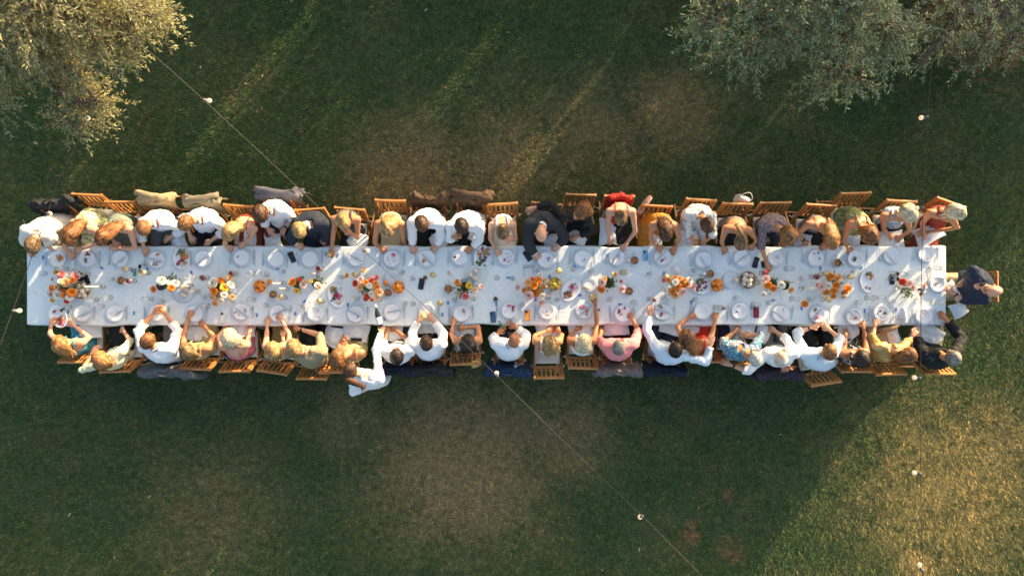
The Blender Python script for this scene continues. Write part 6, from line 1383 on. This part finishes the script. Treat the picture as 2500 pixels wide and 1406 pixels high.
# ------------------------------------------------------------------ phones, cards, eyewear, bottles
def phone_mesh(w=.074, h=.152, t=.0095):
    mb = MB(); n = 5; r = .012; ring = []
    for cx, cy, a0 in ((w/2-r, h/2-r, 0), (-w/2+r, h/2-r, 90), (-w/2+r, -h/2+r, 180), (w/2-r, -h/2+r, 270)):
        for k in range(n): a = R(a0+90*k/(n-1)); ring.append((cx+r*math.cos(a), cy+r*math.sin(a)))
    m = len(ring); V = [(x, y, 0) for x, y in ring]+[(x, y, t-.001) for x, y in ring]+[(x*.97, y*.985, t) for x, y in ring]
    F = [(q*m+i, q*m+(i+1) % m, (q+1)*m+(i+1) % m, (q+1)*m+i) for q in range(2) for i in range(m)]+[tuple(2*m+i for i in range(m)), tuple(reversed(range(m)))]; return V, F
PV, PF = phone_mesh(); CAMB = MB(); CAMB.add(*rbox(-.032, .002, .034, .070, .0094, .0115, .004))
for cx, cy in ((-.024, .061), (-.024, .043), (-.008, .052)): CAMB.add(*lathe([(.0065, .0115), (.0065, .0128), (0, .0128)], 12, (cx, cy, 0)))
LENS = mesh_from('camera_bump', CAMB.arr(), CAMB.f, BLACKP); SCR = shared('screen', [rbox(-.034, .034, -.072, .072, .0092, .0099, .002)], M('screen_glass', (0.008, 0.010, 0.013), .06, .05))
def phone(x, y, rz, mat, label, face='screen', s=1.0):
    p = W(x, y, TZ+.004); t = thing('mobile_phone', label, 'phone', tuple(p), R(rz), 'phones on the table'); link('case', mesh_from('case', PV, PF, mat, None, False), t); link('screen' if face == 'screen' else 'camera_bump', SCR if face == 'screen' else LENS, t); t.scale = (s, s, 1); USED.append((x, y, 18))
PHB = M('phone_black', (0.012, 0.013, 0.016), .3, .1); PHW = M('phone_silver', (0.62, 0.62, 0.60), .35, .1); PHBL = M('phone_blue', (0.045, 0.10, 0.20), .35, .2, 4); PHO = M('phone_orange', (0.80, 0.30, 0.03), .45, .05); PHR = M('phone_crimson', (0.22, 0.01, 0.02), .45, .1)
PHP = fabric('phone_marbled_blue', (0.30, 0.52, 0.66), (0.08, 0.28, 0.50), 60, .52, .35)
phone(713, 628, 24, PHB, 'black phone near the navy suit'); phone(545, 775, -3, PHW, 'silver phone near the pink dress', 'back'); phone(1029, 693, -10, PHB, 'upright black phone at mid table'); phone(1288, 625, 32, PHB, 'black phone at the elbow of the dark suit', 'back'); phone(1204, 774, 5, PHBL, 'dark blue phone beside the bald white shirt', 'back')
phone(1288, 770, 2, PHO, 'orange phone near the floral dress', 'back', .98); phone(1576, 624, 2, PHP, 'marbled pale blue phone near the mustard dress', 'back', .95); phone(1845, 641, -18, PHB, 'black phone beside the stretching arm'); phone(1862, 646, 8, PHP, 'small pale blue phone under the stretching arm', 'screen', .62); phone(1846, 762, 0, PHR, 'crimson phone between two near side plates', 'back', 1.02); phone(1464, 764, 0, PHW, 'grey phone beside the reaching arm', 'back', .8); phone(213, 682, 18, PHW, 'phone lying on a black pouch at left'); phone(2178, 682, 0, PHB, 'black phone beside sunglasses near the right end', 'screen', .9)
mb = MB(); v, f = ball((0, 0, .02), .075, 18, 10, (1.05, .85, .26)); v = v+wob(v, 5, .06, .006)[:, None]; mb.add(v, f); o = build('black_pouch', mb, BLK); p = W(200, 675, TZ+.003); o.location = tuple(p); o.rotation_euler = (0, 0, R(40)); tag(o, 'soft black pouch near the left table end', 'pouch')
mb = MB(); mb.add(*rbox(-.075, .075, -.022, .022, 0, .012)); o = build('clutch', mb, BLK, None, None, False); p = W(870, 829, .70); o.location = tuple(p); o.rotation_euler = (0, 0, R(-3)); tag(o, 'slim black clutch on the lap of the yellow floral dress', 'clutch')
CARD = M('blue_card', (0.10, 0.22, 0.52), .6, .08); CARDM = shared('place_card', [rbox(-.013, .013, -.026, .026, 0, .0015, .0005)], CARD, False)
CARDS = [(105, 629, 0), (323, 660, 5), (360, 656, 40), (327, 764, 5), (167, 761, 5), (467, 665, 10), (676, 656, 70), (627, 769, 5), (743, 736, -38), (721, 766, 5), (795, 621, 5), (824, 623, 0), (849, 744, 0), (939, 778, 15), (1080, 768, 0), (1094, 739, 0), (1241, 678, 88), (1342, 676, 0), (1308, 731, 0), (1212, 742, 0), (1403, 651, 30), (1416, 721, 80), (1485, 622, -15), (1621, 668, 0), (1514, 743, 86), (1688, 738, -10), (1835, 751, 12), (1888, 733, 85), (1957, 753, 18), (2003, 655, 20), (2103, 653, 5), (2112, 758, 5), (2188, 756, 0), (137, 660, 80), (248, 654, 60)]
allp = [(k, x, y) for k, (x, y) in zip(TK+BK, TOPX+BOTX)]; seen = {}
for x, y, rz in CARDS:
    k = min(allp, key=lambda q: (q[1]-x)**2+(q[2]-y)**2)[0]; seen[k] = seen.get(k, 0)+1
    put('place_card', CARDM, x, y, TZ+.005, R(rz), ('small blue card nearest the ' if seen[k] == 1 else 'second card near the ')+P[k]['who'], 'card', 'blue cards on the table')
def eyewear(x, y, rz, label, mat, dark, z=None):
    p = W(x, y, z or TZ+.006); t = thing('sunglasses' if dark else 'eyeglasses', label, 'glasses', tuple(p), R(rz)); mb = MB()
    for s in (-1, 1):
        mb.add(*tube([(s*.034+.026*math.cos(a), .020*math.sin(a), .020) for a in np.linspace(0, 6.283, 18)], .0026, 5)); mb.add(*tube(spline([(s*.06, .004, .022), (s*.064, -.05, .016), (s*.058, -.12, .004)], 6), .0024, 5))
    mb.add(*tube([(-.009, .004, .020), (0, .007, .021), (.009, .004, .020)], .0022, 5)); build('frame', mb, mat, t)
    for s in (-1, 1):
        l = MB(); l.add(*ball((s*.034, 0, .020), .0245, 14, 6, (1, .76, .10))); build('lens', l, BLACKP if dark else GL, t)
eyewear(343, 657, 88, 'black sunglasses standing near the white shirt', BLACKP, True); eyewear(2190, 675, -90, 'black sunglasses beside the phone near right end', BLACKP, True); eyewear(1290, 650, 4, 'thin dark eyeglasses near the dark suit', BLACKP, False); eyewear(2193, 778, -38, 'tortoiseshell eyeglasses near the right end', M('tortoise', (0.25, 0.07, 0.03), .3, .4, 60), False)
GRNG = M('green_bottle_glass', (0.01, 0.22, 0.07), .12, .2, coat=.4)
BOT = lathe([(0, 0), (.013, 0), (.014, .004), (.014, .06), (.007, .075), (.007, .095), (0, .095)], 16); BOTM = shared('glass', [BOT], GRNG); CAPM = shared('cap', [lathe([(.009, .088), (.009, .104), (0, .104)], 14)], BLACKP)
def smallbottle(x, y, rz, label, z=TZ+.018):
    p = W(x, y, z); t = thing('green_bottle', label, 'bottle', tuple(p), 0, 'small green bottles'); t.rotation_euler = (R(90), 0, R(rz)); link('glass', BOTM, t); link('cap', CAPM, t)
smallbottle(328, 674, 170, 'small green bottle near the sunglasses'); smallbottle(742, 676, -78, 'small green bottle lying near the navy suit'); smallbottle(1764, 708, 175, 'small green bottle beside the right fruit bowl'); smallbottle(1229, 798, -140, 'small green bottle in the hands of bald person', .86)
# wine bottle in the server's hand
DKG = M('dark_bottle_glass', (0.012, 0.012, 0.014), .1, .2, coat=.5); a = W(928, 797, .97); b = W(916, 742, .98); t = thing('wine_bottle', 'dark wine bottle with white label tipped by the server', 'bottle', tuple(a)); t.rotation_euler = Vector(b-a).to_track_quat('Z', 'Y').to_euler()
link('glass', shared('glass', [lathe([(0, 0), (.036, 0), (.038, .006), (.038, .165), (.030, .20), (.016, .24), (.0145, .285), (0, .285)], 24)], DKG), t); link('label', shared('label', [lathe([(.0384, .03), (.0386, .031), (.0386, .125), (.0384, .126)], 24)], M('paper_label', (.75, .75, .72), .7, .03)), t); link('capsule', shared('capsule', [lathe([(.0152, .262), (.0158, .263), (.0158, .300), (0, .302)], 16)], M('white_capsule', (.75, .74, .72), .4, .03)), t)
# ------------------------------------------------------------------ festoon lights
WIRE = M('festoon_cable', (0.034, 0.029, 0.026), .6, .1); BULB = M('lit_bulb', (0.80, 0.58, 0.36), .2, 0, emit=.14, emit_col=(1.0, 0.66, 0.34)); SOCK = M('bulb_socket', (0.10, 0.10, 0.10), .5, .1)
BULBM = shared('bulb', [ball((0, 0, -.054), .024, 16, 12), lathe([(.013, -.036), (.012, -.030), (.012, -.022), (0, -.022)], 12)], BULB); SOCKM = shared('socket', [lathe([(0, -.028), (.0155, -.028), (.017, .002), (.010, .010), (0, .010)], 12)], SOCK)
def festoon(pts, bulbs, label, r=.0031):
    P3 = [W(x, y, z) for x, y, z in pts]; path = spline(P3, 60); t = thing('festoon_lights', label, 'string lights', tuple(P3[0]), 0, 'festoon lights strung over the lawn'); org = np.array(t.location)
    mb = MB(); mb.add(*tube(path, r, 6)); build('cable', mb, WIRE, t, org)
    for x, y, ax, ay in bulbs:
        i = int(np.argmin([np.hypot(*(np.array([1250+q[0]*FPX/(CAM_H-q[2]), 703-q[1]*FPX/(CAM_H-q[2])])-np.array([x, y]))) for q in path])); o = link('bulb', BULBM, t, tuple(path[i]-org-[0, 0, .004]), (ax, ay, 0)); link('socket', SOCKM, o)
festoon([(250, 30, 3.7), (380, 140, 3.55), (490, 238, 3.40), (745, 475, 3.14), (880, 604, 3.05), (985, 700, 3.0), (1085, 792, 3.0), (1222, 926, 3.04), (1400, 1100, 3.15), (1571, 1262, 3.32), (1720, 1412, 3.5)], [(490, 238, 0, -1.0), (880, 602, 0, -.6), (1222, 928, .5, .2), (1571, 1264, -.5, .3)], 'string of bulbs slanting from top left over the table')
festoon([(2275, 150, 3.5), (2264, 300, 3.35), (2254, 500, 3.2), (2249, 718, 3.12), (2248, 930, 3.15), (2248, 1160, 3.25), (2253, 1420, 3.45)], [(2260, 281, 0, .8), (2252, 512, 0, .8), (2249, 716, .1, .1), (2248, 933, 0, 1.0), (2248, 1157, 0, 1.0), (2252, 1383, .9, .2)], 'string of bulbs running down the right side', .0036)
festoon([(235, 220, 3.45), (190, 345, 3.35), (143, 440, 3.3), (114, 526, 3.25), (66, 660, 3.2), (25, 775, 3.22), (-40, 950, 3.3)], [(207, 282, 0, .5), (115, 524, 0, .3), (30, 762, 0, -1.0)], 'string of bulbs over the left end of table', .0036)

# crumbs and petals dropped on the cloth
r = np.random.default_rng(5); n = 520
cp = np.stack([r.uniform(TX0+.05, TX1-.05, n), r.uniform(TY0+.04, TY1-.04, n), np.full(n, TZ+.004)], 1); ca = r.uniform(0, 6.28, n)
V, F = leaf_cloud(cp, np.stack([np.cos(ca), np.sin(ca), r.uniform(0, .25, n)], 1), r.uniform(.005, .02, n), r.uniform(.003, .007, n), rs=r)
CRUMB = leaf_mat('crumb', (0.30, 0.20, 0.11), (0.66, 0.58, 0.44), (0.80, 0.66, 0.52), 0.0)
tag(link('crumbs', fast_mesh('crumbs', V, F, CRUMB)), 'crumbs and petals scattered over the tablecloth', 'crumbs', None, 'stuff')
for x, y, w, h, rz, l in ((2208, 770, .15, .2, 4, 'flat white napkin beside the tortoiseshell eyeglasses'), (1650, 660, .2, .12, 40, 'crumpled white napkin above the right flowers'), (568, 712, .16, .1, 50, 'crumpled white napkin beside the peach flowers'), (1345, 716, .13, .09, -30, 'blush napkin below the lemon bowl')):
    napkin(x, y, w, h, rz, l, TZ+.016, NAPP if 'blush' in l else NAPK, int(x))
